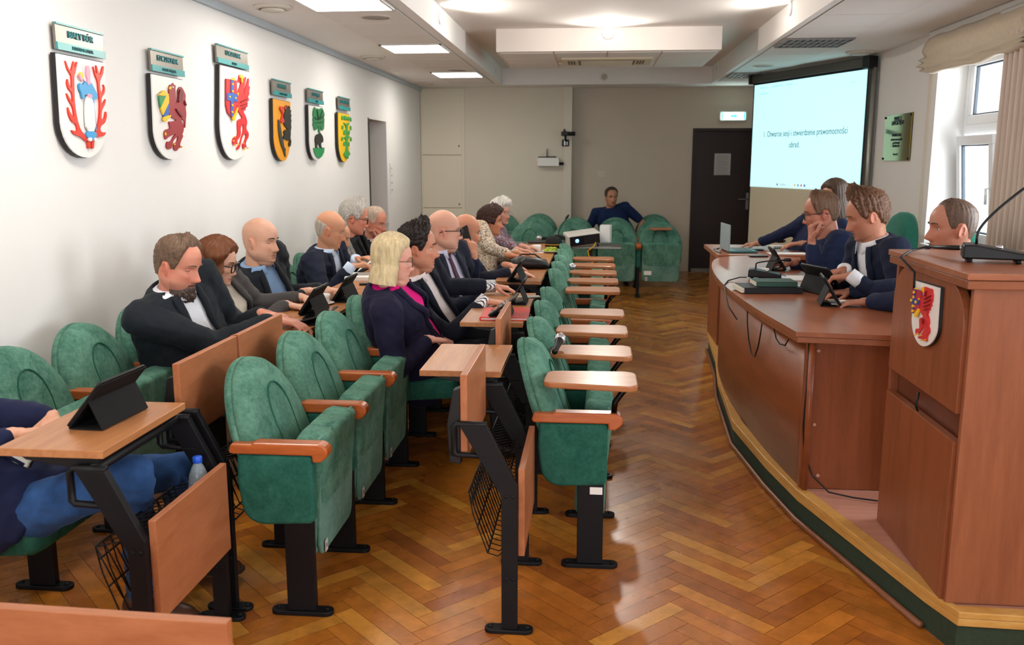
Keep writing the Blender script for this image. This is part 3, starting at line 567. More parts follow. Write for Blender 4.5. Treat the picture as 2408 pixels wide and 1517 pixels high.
# ================================================================== desks of the left rows
def wire_basket():
    q = MB(); r = .0025; w = .25
    prof = [(-.03, .53), (-.15, .5), (-.135, .42), (-.085, .28), (-.05, .27), (-.02, .3)]
    for k in range(13): y = -w + 2 * w * k / 12; q.tube([(x, y, z) for x, z in prof], r, 5)
    for x, z in ((-.15, .5), (-.143, .46), (-.12, .375), (-.085, .28), (-.02, .3)): q.tube([(x, -w, z), (x, w, z)], r * 1.3, 5)
    for k in range(12): y = -w + 2 * w * k / 12; q.tube([(-.15, y, .5), (-.1, y + .04, .32)], r, 5)
    return q
def desk_proto(up=False, end=False, modesty=False):
    t = thing('desk_unit', 'x', 'desk'); w = P / 2
    for sd in ((-1, 1) if end else (-1,)):
        y = sd * w
        q = MB().prism([(-.035, .012), (.02, .012), (.02, .535), (-.085, .745), (-.175, .745), (-.035, .5)], y - .013, y + .013)
        for a, z in ((-.018, .5), (.006, .5), (-.018, .2), (.006, .2)): q.tube([(a, y - .016, z), (a, y - .013, z)], .007, 8)
        l = q.build('post', BLACK, t, bevel=.003)
        q = MB().prism(rrect(-.095, y - .026, .075, y + .026, .025), 0, .015, 'z')
        for a in (-.075, .055): q.lathe([(.009, .015), (.009, .021), (.003, .023)], (a, y, 0), 8)
        q.build('foot_plate', BLACK, l, bevel=.003)
        MB().tube([(-.085, y, .748), (-.185, y, .748), (-.197, y, .736), (-.197, y, .65), (-.187, y, .64), (-.06, y, .636)], .0135, 8, flat=.75).build('bracket', BLACK, l)
    if modesty: MB().box((.021, -w + .012, .275), (.043, w - .012, .59)).build('modesty_panel', DESKV, t, bevel=.002)
    wire_basket().build('wire_basket', BLACK, t)
    if not up: MB().tube([(-.13, -w, .742), (-.13, w, .742)], .017, 10).build('hinge_bar', BLACK, t)
    if up:
        q = MB().box((-.175, -w + .008, .63), (-.151, w - .008, .915)); q.build('desktop', DESKV, t, bevel=.002)
        for sd in (-1, 1):
            y = sd * (w - .03)
            q = MB().prism([(-.176, .60), (-.215, .61), (-.222, .74), (-.2, .86), (-.176, .87)], y - .02, y + .02); q.tube([(-.2, y - .021, .645), (-.2, y - .026, .645)], .015, 10, 1); q.tube([(-.2, y - .021, .735), (-.2, y - .026, .735)], .011, 10, 1); q.build('hinge_arm', [BLACKP, BLACK], t, bevel=.004)
    else:
        MB().box((-.42, -w + .004, .776), (-.095, w - .004, .80)).build('desktop', DESK, t, bevel=.002)
        for sd in (-1, 1):
            y = sd * (w - .03)
            MB().prism([(-.12, .775), (-.36, .775), (-.34, .762), (-.2, .742), (-.12, .728)], y - .012, y + .012).build('hinge_arm', BLACKP, t, bevel=.003)
    return t
dproto = {}
def desk_at(x, y, up, end, label, group, md=False):
    k = (up, end, md)
    if k not in dproto: dproto[k] = o = desk_proto(*k); o.location = (x, y, 0); o['label'] = label; o['group'] = group; return o
    return dup(dproto[k], (x, y, 0), 0, label, group)
D1, D2 = -1.30, -.265
YD1 = [2.33 + P / 2 + .003 + .5425 * i for i in range(11)]
for i, y in enumerate(YD1):
    lb = ['nearest open wooden desk on black posts, in front of the person in jeans', 'first desk with its board folded up, behind the nearest empty green seat', 'second desk with its board folded up, in front of the bearded man', 'open desk under the low-tilted tablet by the bearded man', 'open desk under the woman\'s tablet and white cup', 'open desk in front of the bald man in the blue shirt', 'open desk before the empty seat past the bald man', 'open desk with a stack of papers, before the balding man in glasses', 'open desk before the person in the grey checked jacket', 'open desk before the grey-haired man in black', 'farthest open desk of the wall row'][i]
    desk_at(D1, y + (.065 if i else 0), i in (1, 2), i in (0, 10), lb, 'hinged desks of the wall row', i == 0)
YD2 = [2.872 + P / 2 + .54 * i for i in range(12)]
for i, y in enumerate(YD2):
    if i == 5: continue
    lb = ['nearest desk of the middle row, board folded up on a bare black post', 'open empty desk right behind the nearest folded-up board', 'second folded-up desk of the middle row, standing in front of the red folder', 'open desk under the red folder', 'open desk under the dark-haired man\'s tablet', 'desk between two tablets in the middle row', 'open desk under the tablet of the bald man with a tie', 'desk before the man on the phone', 'open desk beside the black handbag', 'open desk with a cup and a plate of grapes', 'open desk of the middle row with a dark laptop', 'farthest desk of the middle row, carrying a thin gooseneck microphone'][i]
    desk_at(D2, y, i in (0, 2), i in (11,), lb, 'hinged desks of the middle row', i == 0)
# foreground board of another desk, cut by the frame
E0 = at(545, 1452, z=.62)
t = thing('desk_unit', 'close-up wooden desk board cut off by the bottom picture edge', 'desk', (E0.x, E0.y, 0), rad(-2))
MB().box((-1.15, -.028, .30), (0, 0, .62)).build('modesty_panel', wood('desk_laminate_near', 'b4734d', '9c5c37', (1.2, 14, 5), .38), t, bevel=.002)
MB().box((-.2, .0, .012), (-.145, .026, .56)).box((-.23, -.03, 0), (-.1, .05, .014)).box((-1.06, 0, .012), (-1.0, .026, .56)).box((-1.1, -.03, 0), (-.96, .05, .014)).build('post', BLACK, t, bevel=.003)
# ================================================================== dais, presidium, lectern
CARP = mat('green_carpet_skirt', '2c3a2a', .95, var=.15, vs=60)
TRIMY = wood('yellow_pine_trim', 'd2a35c', 'b9863f', (3, 3, 12), .4)
FLP = wood('dais_laminate', 'c58f7c', 'b27a66', (1, 8, 8), .35)
DE = [(2.02, 7.75), (.99, 7.7), (.935, 6.75), (.86, 6.07), (.81, 5.04), (.875, 4.376), (.937, 3.95), (1.05, 3.5), (1.17, 3.02), (1.222, 2.86), (2.8, 2.8)]
def offs(pl, d):
    out = []
    for i, p in enumerate(pl):
        a = Vector(pl[max(i - 1, 0)]); b = Vector(pl[min(i + 1, len(pl) - 1)]); t = (b - a).normalized(); n = Vector((-t.y, t.x)); out.append((p[0] + n.x * d, p[1] + n.y * d))
    return out
dais = MB(); inn = offs(DE, .05)
dais.prism(offs(DE, .03) + [(2.8, 7.75)], .1, .147, 'z'); struct(dais.build('dais_floor', FLP))
def strip(pl, d0, d1, z0, z1):
    a, b = offs(pl, d0), offs(pl, d1); return MB().loft([[(a[i][0], a[i][1], z0), (b[i][0], b[i][1], z0), (b[i][0], b[i][1], z1), (a[i][0], a[i][1], z1)] for i in range(len(pl))], 0, False)
struct(strip(DE, .012, .06, 0, .1).build('dais_skirt', CARP)); struct(strip(DE, 0, .05, .1, .128).build('trim_8', TRIMY, bevel=.003)); struct(strip(DE, -.003, .05, .1285, .152).build('trim_9', TRIMY, bevel=.003))
struct(MB().tube([(x, y, .012) for x, y in offs(DE, -.004)[1:9]], .013, 8).build('trim_10', wood('floor_moulding', '8d5a3c', '70432a', (3, 3, 12), .4)))
ZDs = .15
t = thing('presidium_desk', 'long curved wooden presidium desk on the raised platform', 'desk', (1.2, 5.4, ZDs))
def L_(pl): return [(x - 1.2, y - 5.4) for x, y in pl]
def smoothpl(pl, n=4):
    out = []
    for i in range(len(pl) - 1):
        p0, p1, p2, p3 = [Vector(pl[min(max(i + k, 0), len(pl) - 1)]) for k in (-1, 0, 1, 2)]
        for j in range(n):
            u = j / n; out.append(tuple(.5 * ((2 * p1) + (p2 - p0) * u + (2 * p0 - 5 * p1 + 4 * p2 - p3) * u * u + (3 * p1 - p0 - 3 * p2 + p3) * u ** 3)))
    return out + [pl[-1]]
top_out = smoothpl([(1.25, 7.2), (1.0, 7.06), (.885, 6.75), (.81, 6.15), (.785, 5.4), (.82, 4.6), (.888, 3.94)])
top = top_out + [(1.8, 3.82), (1.8, 4.5), (1.42, 4.62), (1.38, 5.5), (1.42, 6.4), (1.6, 7.1)]
MB().prism(L_(top), .712, .733, 'z').build('worktop', DAISH, t)
MB().prism(L_([(x + (.006 if x < 1.3 else 0), y) for x, y in top]), .684, .7105, 'z').build('worktop_edge', wood('presidium_edge', '9c5e3c', '864a2c', (3, 1.2, 10), .35), t, bevel=.003)
fr = offs(top_out, .07); MB().loft([[(x - 1.2, y - 5.4, .0), (x - 1.2 + .02, y - 5.4, .0), (x - 1.2 + .02, y - 5.4, .684), (x - 1.2, y - 5.4, .684)] for x, y in fr], 0, True).build('front_panel', wood('presidium_front', '95522f', '7d4124', (1.5, 1.5, 9), .35, 2), t)
q = MB().box((.945 - 1.2, 3.985 - 5.4, .0), (1.78 - 1.2, 4.005 - 5.4, .684)); q.build('end_panel', DAISW, t)
for x, z in ((1.0, .64), (1.0, .3), (1.03, .06)): MB().lathe([(.009, 0), (.007, .003)], n=10, T=Matrix.Translation((x - 1.2, 3.985 - 5.4, z)) @ Matrix.Rotation(rad(90), 4, 'X')).build('screw_cap', mat('pale_cap', 'c79a84', .5), t)
# lectern
LW = DAISW
t = thing('lectern', 'tall wooden lectern with an arched front panel bearing a griffin crest', 'lectern', (1.2, 2.92, .152))
# faces: x=0 plane looks to the audience; local y 0..0.74
MB().prism([(.0, .0), (.98, .03), (.98, .7), (-.02, .73)], .0, 1.1, 'z').build('body', LW, t, bevel=.002) if False else None
H_ = 1.10
MB().box((.0, .0, .0), (.95, .022, H_)).build('end_panel', wood('lectern_end_lit', '995c3e', '814a30', (8, 8, .8), .36, 2.2), t, bevel=.002)  # lighter copy of the lectern wood: stronger light on this end put into colour
MB().box((.0, .715, .0), (.95, .737, H_)).build('end_panel', LW, t, bevel=.002)
MB().box((.03, .022, .0), (.045, .715, H_)).build('back_board', wood('lectern_back', '6e3a24', '5d2f1c', (8, 8, .8), .4), t)
arch = [(.026, .652), (.711, .652)] + [(.711 - .13 + .13 * math.cos(rad(a)), .93 + .14 * math.sin(rad(a))) for a in range(0, 91, 15)] + [(.026 + .13 + .13 * math.cos(rad(a)), .93 + .14 * math.sin(rad(a))) for a in range(90, 181, 15)]
MB().prism(arch, -.012, .018, 'x').build('arched_panel', LW, t, bevel=.002)
MB().box((-.012, .026, .0), (.018, .711, .558)).build('lower_panel', LW, t, bevel=.002)
MB().prism([(-.035, -.03), (.93, -.05), (.97, .76), (-.03, .76)], H_ + .0, H_ + .022, 'z').build('worktop', wood('lectern_top', 'a26548', '8c5136', (1.5, 8, 8), .3), t, bevel=.003)
MB().prism([(-.03, -.024), (.92, -.044), (.965, .755), (-.025, .755)], H_ - .03, H_ - .002, 'z').build('worktop_edge', wood('lectern_edge', '905434', '7b4327', (1.5, 8, 8), .35), t, bevel=.003)
# chairs behind the presidium
def office(x, y, rz, lab):
    t = thing('presidium_chair', lab, 'chair', (x, y, .15), rz, 'green rounded chairs behind the presidium')
    rings = []
    for xx, s in ((-.26, .9), (-.255, .97), (-.23, 1), (-.19, 1), (-.165, .95), (-.15, .8)): rings.append([(xx - (z - .6) * .12, yy, z) for yy, z in [(p[0] * s, .8 + (p[1] - .8) * s) for p in dome(.245, .5, .86, 1.14)]])
    MB().loft(rings, 0, True).build('backrest', mat('green_wool', '236a58', .9, sheen=.2, var=.1, vs=30), t)
    MB().prism(rrect(-.22, -.23, .25, .23, .06), .4, .48, 'z').build('seat', mat('green_wool', '236a58'), t, bevel=.02)
    for a, b in ((-.2, -.2), (-.2, .2), (.2, -.2), (.2, .2)): MB().tube([(a * .9, b * .9, .4), (a * 1.15, b * 1.15, 0)], .014, 8).build('leg', BLACK, t)
    return t
office(2.08, 6.05, PI, 'green rounded chair empty-looking between the man in a white shirt and the short-haired man')
office(1.98, 4.5, PI, 'green rounded chair right behind the microphone base on the lectern')
office(1.75, 5.2, PI, 'green rounded chair under the man in the navy suit and open white shirt')
office(1.75, 6.1, PI, 'green rounded chair under the man leaning his chin on his hand')
office(1.85, 7.9, PI, 'green rounded chair under the person at the far laptop table')
# table at the far end of the platform
t = thing('side_table', 'small wooden table behind the presidium with a laptop and notebooks', 'table', (1.45, 7.5, .15))
MB().box((-.47, -.3, .70), (.55, .62, .735)).build('tabletop', DAISH, t, bevel=.003); MB().box((-.45, -.28, 0), (-.43, .33, .7)).build('side_panel', DAISW, t); MB().box((.5, -.28, 0), (.52, .33, .7)).build('side_panel', DAISW, t); MB().box((-.43, -.02, .25), (.5, 0, .7)).build('front_panel', DAISW, t)
# ================================================================== crests on the wall: outlines measured in the wall plane
XW = WL + .045
WPT = lambda ox, oy, s: (lambda x, y: at(ox + x / s, oy + y / s, x=XW))
def chaikin(pp, it=2):
    if len(pp) < 9: it = 1
    for _ in range(it):
        out = []
        for i in range(len(pp)):
            a, b = pp[i], pp[(i + 1) % len(pp)]
            out += [(a[0] * .78 + b[0] * .22, a[1] * .78 + b[1] * .22), (a[0] * .22 + b[0] * .78, a[1] * .22 + b[1] * .78)]
        pp = out
    return pp
def crest(org, sc, shield, base_col, label, figs, sign, sub, signq, mirror_back='15151a'):
    f = WPT(org[0], org[1], sc)
    pl = [f(*p) for p in shield]; cy = sum(p.y for p in pl) / len(pl); cz = sum(p.z for p in pl) / len(pl)
    t = thing('wall_crest', label, 'coat of arms', (WL, cy, cz), 0, 'coats of arms on the left wall')
    loc = lambda p: (p.y - cy, p.z - cz)
    P2 = [loc(p) for p in pl]
    MB().prism(P2, .012, .036, 'x').build('backing', mat('crest_backing', '1b171a', .5), t, bevel=.002)
    MB().prism([(y * .985, z * .985) for y, z in P2], .036, .0445, 'x').build('shield', mat('crest_' + base_col, base_col, .45), t)
    d = .0446
    for i, (nm, col, pts, lay) in enumerate(figs):
        q = MB(); x0 = d + .009 * lay
        for pp in (pts if isinstance(pts[0][0], (tuple, list)) else [pts]): q.prism([loc(f(*p)) for p in (pp if nm in ('shield_green', 'shield_band', 'shield_blue', 'shield_cross', 'held_shield', 'roundels', 'ball', 'hill') else chaikin(pp))], x0 + random.random() * .0008, x0 + .009 + random.random() * .0006, 'x')
        q.build(nm, mat('crest_' + col, col, .4), t)
    # name plate above
    pq = [f(*p) for p in signq]; y0, y1 = pq[0].y, pq[1].y; z1, z0 = (pq[0].z + pq[1].z) / 2, (pq[2].z + pq[3].z) / 2
    h, w = z1 - z0, y1 - y0
    s = thing('name_plate', 'teal and mirror name plate lettered %s %s above its crest' % (sign, sub), 'sign', (WL, (y0 + y1) / 2, (z0 + z1) / 2), 0, 'name plates on the left wall')
    MB().box((.02, -w / 2, -h / 2), (.034, w / 2, h / 2)).build('mirror_panel', mat('plate_mirror', '7d776e', .3, .45), s, bevel=.002)
    tl = mat('plate_teal', '1f9496', .3)
    q = MB().box((.034, -w / 2, h / 2 - h * .07), (.042, w / 2, h / 2)); q.box((.034, -w / 2, -h / 2), (.042, w / 2, -h * .22)); q.build('teal_band', tl, s)
    RX = Matrix.Rotation(rad(90), 4, 'Z') @ Matrix.Rotation(rad(90), 4, 'X')
    tm = text('lettering', sign, h * .36, mat('letter_teal', '16787c', .4), s, Matrix.Translation((.036, 0, h * .13)) @ RX, .004)
    xs = [v.co.y for v in tm.data.vertices]; k = min(1.0, w * .8 / max(max(xs) - min(xs), .01)); tm.scale = (1, k, 1)
    if sub:
        tm = text('lettering', sub, h * .19, mat('letter_dark', '14484c', .4), s, Matrix.Translation((.0425, 0, -h * .36)) @ RX, .0025)
        xs = [v.co.y for v in tm.data.vertices]; k = min(1.0, w * .8 / max(max(xs) - min(xs), .01)); tm.scale = (1, k, 1)
def shield_pts(tl, tr, br, bot, bl, n=9):
    """corner pixels: top left, top right, where the right and left sides start to curve, and the foot"""
    pts = [tl, tr]
    for k in range(n + 1):
        a = PI / 2 * k / n; pts.append((bot[0] + (br[0] - bot[0]) * math.cos(a), br[1] + (bot[1] - br[1]) * math.sin(a)))
    for k in range(1, n + 1):
        a = PI / 2 * (1 - k / n); pts.append((bot[0] + (bl[0] - bot[0]) * math.cos(a), bl[1] + (bot[1] - bl[1]) * math.sin(a)))
    return pts
RED, BLU, YEL, GRN, WHT, BLK, DRED, PNK, LBL = 'd8341f', '2c62b4', 'f2c21a', '2f8f4e', 'e9e7e3', '23231f', '9c2a30', 'e59ab4', '3f9bd0'
def ov(cx, cy, rx, ry, n=12): return [(cx + rx * math.cos(2 * PI * k / n), cy + ry * math.sin(2 * PI * k / n)) for k in range(n)]
# 1 woman between antlers
antL = [(170, 425), (205, 520), (232, 565), (258, 450), (266, 455), (262, 520), (270, 520), (290, 455), (300, 460), (278, 560), (262, 600), (266, 740), (268, 860), (285, 980), (300, 1060), (330, 1150), (370, 1200), (395, 1230), (395, 1280), (340, 1225), (265, 1200), (232, 1150), (262, 1160), (300, 1165), (285, 1090), (240, 1065), (205, 985), (200, 905), (222, 975), (268, 1035), (255, 920), (205, 840), (185, 765), (215, 820), (250, 880), (245, 770), (210, 740), (190, 680), (198, 620), (212, 690), (240, 735), (240, 640), (232, 585), (195, 535)]
antR = [(455, 488), (478, 560), (500, 590), (487, 493), (494, 495), (520, 590), (535, 590), (558, 500), (568, 505), (560, 580), (530, 640), (525, 700), (535, 770), (560, 770), (572, 720), (560, 680), (580, 720), (575, 780), (545, 815), (540, 890), (565, 880), (590, 825), (580, 890), (545, 950), (540, 1050), (575, 1040), (590, 950), (600, 1010), (580, 1080), (535, 1110), (530, 1160), (560, 1180), (592, 1172), (570, 1215), (500, 1225), (470, 1260), (450, 1240), (490, 1150), (520, 1050), (528, 900), (515, 770), (505, 650), (480, 600)]
crest((110, 40), 4.334, shield_pts((100, 358), (592, 458), (622, 1050), (420, 1438), (140, 1000)), WHT, 'white coat of arms with a woman standing between two red antlers', [
    ('antlers', RED, [antL, antR], 0),
    ('hair', 'dcdad4', [[(365, 475), (410, 480), (425, 540), (425, 650), (360, 660), (358, 560)]], 0),
    ('face', PNK, [[(370, 500), (400, 495), (410, 560), (408, 620), (415, 690), (380, 690), (385, 640), (370, 600)], [(298, 590), (312, 640), (330, 665), (322, 620), (310, 585)], [(380, 780), (430, 790), (432, 825), (395, 825)]], 1),
    ('ball', YEL, [ov(320, 595, 18, 32)], 1),
    ('bodice', LBL, [[(305, 665), (340, 700), (362, 660), (425, 660), (460, 730), (495, 800), (490, 840), (455, 830), (458, 920), (440, 915), (430, 840), (385, 790), (362, 790), (360, 835), (338, 835), (330, 770), (308, 740)]], .6),
    ('skirt', WHT, [[(378, 800), (432, 825), (455, 900), (475, 1165), (380, 1165), (365, 950)]], .7),
    ('hem', LBL, [[(380, 1165), (478, 1165), (485, 1230), (440, 1250), (385, 1235)], [(440, 860), (462, 920), (482, 1150), (474, 1160), (455, 930)]], .6),
    ('shoes', 'e6e2de', [ov(410, 1248, 18, 20), ov(465, 1250, 16, 20)], 1.2), ('stem', RED, [[(395, 1260), (425, 1262), (425, 1340), (400, 1340)], [(435, 1262), (462, 1262), (458, 1342), (437, 1342)]], .4)],
    'BIAŁY BÓR', 'MIASTO I GMINA', [(98, 45), (590, 170), (585, 420), (96, 325)])
# 2 dark red griffin with a striped shield
g2 = [(345, 545), (352, 520), (385, 515), (390, 495), (402, 525), (422, 525), (415, 560), (420, 640), (425, 700), (408, 750), (440, 735), (450, 660), (445, 590), (470, 545), (490, 545), (515, 580), (545, 650), (538, 700), (548, 760), (542, 800), (552, 880), (545, 940), (540, 1050), (532, 1045), (530, 950), (515, 965), (500, 930), (480, 940), (500, 980), (522, 1040), (515, 1100), (500, 1130), (515, 1150), (490, 1200), (470, 1260), (490, 1290), (450, 1300), (430, 1340), (395, 1310), (400, 1240), (440, 1225), (455, 1150), (420, 1170), (385, 1220), (372, 1300), (335, 1318), (305, 1290), (312, 1215), (360, 1220), (400, 1150), (430, 1120), (330, 1160), (300, 1200), (285, 1170), (280, 1100), (300, 1070), (355, 1060), (345, 1010), (335, 970), (400, 970), (435, 955), (380, 930), (350, 890), (335, 870), (330, 700), (345, 640), (335, 600)]
crest((330, 100), 5.23, shield_pts((138, 375), (538, 455), (560, 1120), (395, 1442), (165, 1020)), WHT, 'white coat of arms with a dark red griffin holding a green, yellow and blue shield', [
    ('griffin', DRED, [g2], 0), ('feathers', '6e1c22', [[(455, 590), (475, 570), (500, 620), (480, 720), (440, 745)], [(400, 800), (470, 860), (500, 930), (460, 900)], [(520, 700), (548, 780), (520, 760)]], .8), ('shield_green', GRN, [[(205, 660), (290, 655), (225, 800)]], .6), ('shield_band', YEL, [[(290, 655), (325, 655), (325, 740), (255, 890), (225, 800)]], .6), ('shield_blue', BLU, [[(325, 745), (325, 885), (265, 915), (258, 890)]], .6), ('crown_and_claws', YEL, [[(200, 655), (205, 630), (235, 620), (240, 600), (262, 585), (288, 605), (295, 625), (320, 632), (322, 655)], [(255, 915), (300, 900), (350, 890), (345, 915), (305, 950), (285, 980), (258, 965)], [(333, 580), (335, 545), (348, 540), (352, 570)], [(283, 1095), (290, 1140), (282, 1140)], [(395, 1240), (405, 1255), (396, 1262)], [(475, 1270), (490, 1285), (482, 1300)]], .9), ('eye', WHT, [ov(372, 548, 9, 9)], .9)],
    'SZCZECINEK', 'GMINA WIEJSKA', [(140, 68), (540, 165), (545, 420), (150, 345)])
# 3 bright red griffin with a cross shield (also drawn on the lectern)
g3 = [(350, 470), (355, 440), (380, 430), (400, 455), (440, 465), (430, 500), (420, 560), (408, 640), (405, 690), (415, 640), (440, 560), (465, 468), (472, 500), (465, 570), (485, 575), (468, 640), (480, 650), (455, 700), (474, 730), (445, 765), (455, 790), (450, 815), (430, 820), (430, 860), (412, 855), (405, 880), (430, 920), (448, 980), (450, 1010), (437, 1060), (445, 1095), (465, 1120), (468, 1170), (440, 1220), (430, 1260), (448, 1300), (420, 1290), (405, 1325), (392, 1260), (415, 1240), (437, 1170), (435, 1140), (410, 1135), (385, 1190), (365, 1290), (345, 1325), (318, 1325), (345, 1280), (365, 1250), (380, 1180), (405, 1110), (400, 1010), (370, 1060), (375, 1140), (360, 1180), (325, 1220), (340, 1265), (310, 1240), (290, 1280), (275, 1220), (290, 1180), (325, 1170), (340, 1140), (330, 990), (350, 965), (395, 950), (365, 900), (340, 860), (328, 800), (322, 700), (340, 640), (370, 560), (378, 520), (360, 520), (340, 525)]
G3F = [('griffin', 'd0282c', [g3], 0), ('feather_line', '8c161a', [[(358, 760), (440, 720), (442, 726), (360, 768)], [(365, 800), (445, 770), (446, 776), (368, 808)], [(372, 835), (430, 815), (431, 822), (374, 842)]], 1.0), ('held_shield', 'd0282c', [[(193, 480), (318, 505), (322, 780), (310, 860), (265, 945), (215, 890), (192, 790)]], .5), ('shield_cross', BLU, [[(240, 490), (272, 498), (272, 660), (320, 668), (320, 755), (270, 750), (268, 900), (255, 935), (240, 915), (238, 745), (193, 735), (193, 650), (240, 655)]], 1.1), ('roundels', YEL, [ov(254, 545, 8, 13), ov(254, 630, 8, 13), ov(218, 697, 8, 13), ov(289, 712, 8, 13), ov(250, 795, 8, 13), ov(249, 878, 8, 13), [(243, 498), (248, 470), (262, 478), (276, 472), (278, 502)]], 1.7), ('beak_and_claws', YEL, [[(348, 470), (352, 440), (378, 432), (382, 500), (376, 540), (366, 500), (362, 470)], [(258, 935), (275, 925), (318, 820), (328, 822), (300, 930), (285, 980), (265, 980)], [(316, 640), (330, 650), (328, 680), (317, 676)], [(278, 1170), (290, 1165), (292, 1185)], [(268, 1215), (280, 1212), (275, 1230)], [(288, 1265), (297, 1262), (292, 1290)], [(330, 1245), (338, 1268), (328, 1265)], [(388, 1245), (400, 1240), (396, 1255)], [(396, 1310), (408, 1312), (400, 1335)], [(440, 1295), (450, 1300), (442, 1320)]], 1.2), ('eye', WHT, [ov(392, 468, 6, 8)], 1.2)]
crest((490, 90), 5.057, shield_pts((145, 305), (502, 395), (490, 1120), (310, 1448), (142, 1000)), WHT, 'white coat of arms with a bright red griffin and a blue-crossed red shield', G3F, 'SZCZECINEK', 'MIASTO', [(112, 58), (480, 170), (480, 370), (118, 295)])
# 4 orange with half a black eagle
eag = [(290, 490), (310, 490), (325, 560), (345, 480), (345, 560), (365, 500), (358, 590), (385, 560), (368, 650), (388, 640), (372, 720), (388, 740), (375, 800), (385, 870), (370, 920), (375, 980), (365, 1040), (385, 1100), (370, 1190), (345, 1190), (340, 1130), (360, 1110), (340, 1080), (310, 1090), (290, 1060), (262, 1070), (245, 1030), (270, 990), (250, 930), (290, 900), (320, 900), (300, 870), (265, 830), (255, 770), (260, 640), (285, 600), (280, 540)]
crest((630, 180), 7.224, shield_pts((98, 365), (386, 428), (388, 1000), (270, 1440), (110, 980)), 'eda024', 'orange coat of arms with a black eagle and a red deer-like figure', [
    ('eagle', BLK, [eag], 0), ('fish', '3c4038', [[(160, 710), (185, 780), (205, 870), (215, 960), (250, 1100), (262, 1200), (295, 1235), (280, 1260), (292, 1385), (262, 1300), (245, 1240), (215, 1180), (185, 1050), (165, 900)]], 0), ('claws', 'd43a34', [[(185, 490), (205, 540), (225, 500), (230, 570), (245, 620), (225, 680), (255, 750), (250, 790), (195, 780), (205, 720), (230, 650), (210, 590), (185, 560)], [(265, 520), (285, 500), (285, 545), (268, 560)]], .6)],
    'BARWICE', 'MIASTO I GMINA', [(100, 38), (405, 105), (395, 362), (100, 310)])
# 5 green tree over a bison
crest((715, 200), 7.98, shield_pts((95, 365), (365, 410), (368, 1150), (230, 1410), (108, 1000)), WHT, 'white coat of arms with a green tree above a black bison', [
    ('tree', '2b7d4c', [[(165, 440), (190, 405), (205, 450), (240, 435), (265, 460), (300, 440), (325, 425), (345, 470), (360, 510), (372, 560), (355, 610), (372, 650), (362, 700), (365, 770), (350, 850), (310, 850), (295, 770), (285, 790), (285, 890), (258, 900), (255, 760), (235, 780), (235, 830), (180, 855), (165, 780), (150, 740), (165, 690), (150, 650), (165, 600), (150, 560)]], 0), ('branch_marks', '17452a', [[(170, 600), (250, 640), (345, 570), (350, 585), (255, 665), (175, 620)], [(180, 700), (350, 690), (350, 702), (180, 712)], [(215, 470), (222, 470), (255, 640), (246, 640)], [(320, 470), (327, 470), (272, 640), (262, 640)]], .7), ('bison', BLK, [[(195, 970), (220, 925), (270, 915), (285, 885), (305, 930), (330, 950), (345, 1040), (330, 1080), (300, 1080), (300, 1150), (325, 1190), (285, 1190), (270, 1110), (235, 1110), (225, 1150), (240, 1190), (200, 1190), (205, 1090), (190, 1060)]], .3), ('hill', '259054', [[(165, 1180), (370, 1175), (360, 1260), (320, 1340), (275, 1380), (225, 1350), (180, 1260)]], .1)],
    'GRZMIĄCA', 'GMINA', [(92, 60), (372, 115), (365, 362), (92, 325)])
# 6 yellow with an oak of green leaves
lf = lambda cx, cy, w, h: [(cx - w, cy - h * .5), (cx, cy - h), (cx + w, cy - h * .4), (cx + w, cy + h * .6), (cx, cy + h), (cx - w, cy + h * .5)]
crest((785, 220), 8.92, shield_pts((100, 388), (335, 432), (338, 1080), (230, 1440), (110, 950)), 'f0c01c', 'yellow coat of arms with a green leafy oak, farthest along the wall', [
    ('oak', '3c9c48', [[(240, 1210), (248, 960), (190, 920), (245, 900), (248, 690), (180, 600), (255, 640), (325, 600), (272, 680), (275, 890), (335, 905), (275, 960), (280, 1200), (330, 1240), (270, 1300), (200, 1240)]] + [lf(*a) for a in ((168, 505, 16, 50), (218, 510, 16, 52), (262, 520, 15, 45), (300, 525, 15, 48), (345, 545, 12, 52), (172, 710, 15, 50), (345, 725, 12, 55), (212, 810, 16, 58), (305, 815, 16, 50), (168, 950, 15, 45), (348, 960, 14, 52), (212, 1050, 16, 50), (300, 1060, 16, 50))], 0), ('roots', '3c9c48', [[(190, 1240), (330, 1240), (322, 1300), (300, 1288), (285, 1382), (268, 1312), (250, 1392), (235, 1312), (205, 1318)]], .2)],
    'BORNE SULINOWO', '', [(122, 55), (352, 112), (340, 362), (120, 325)])
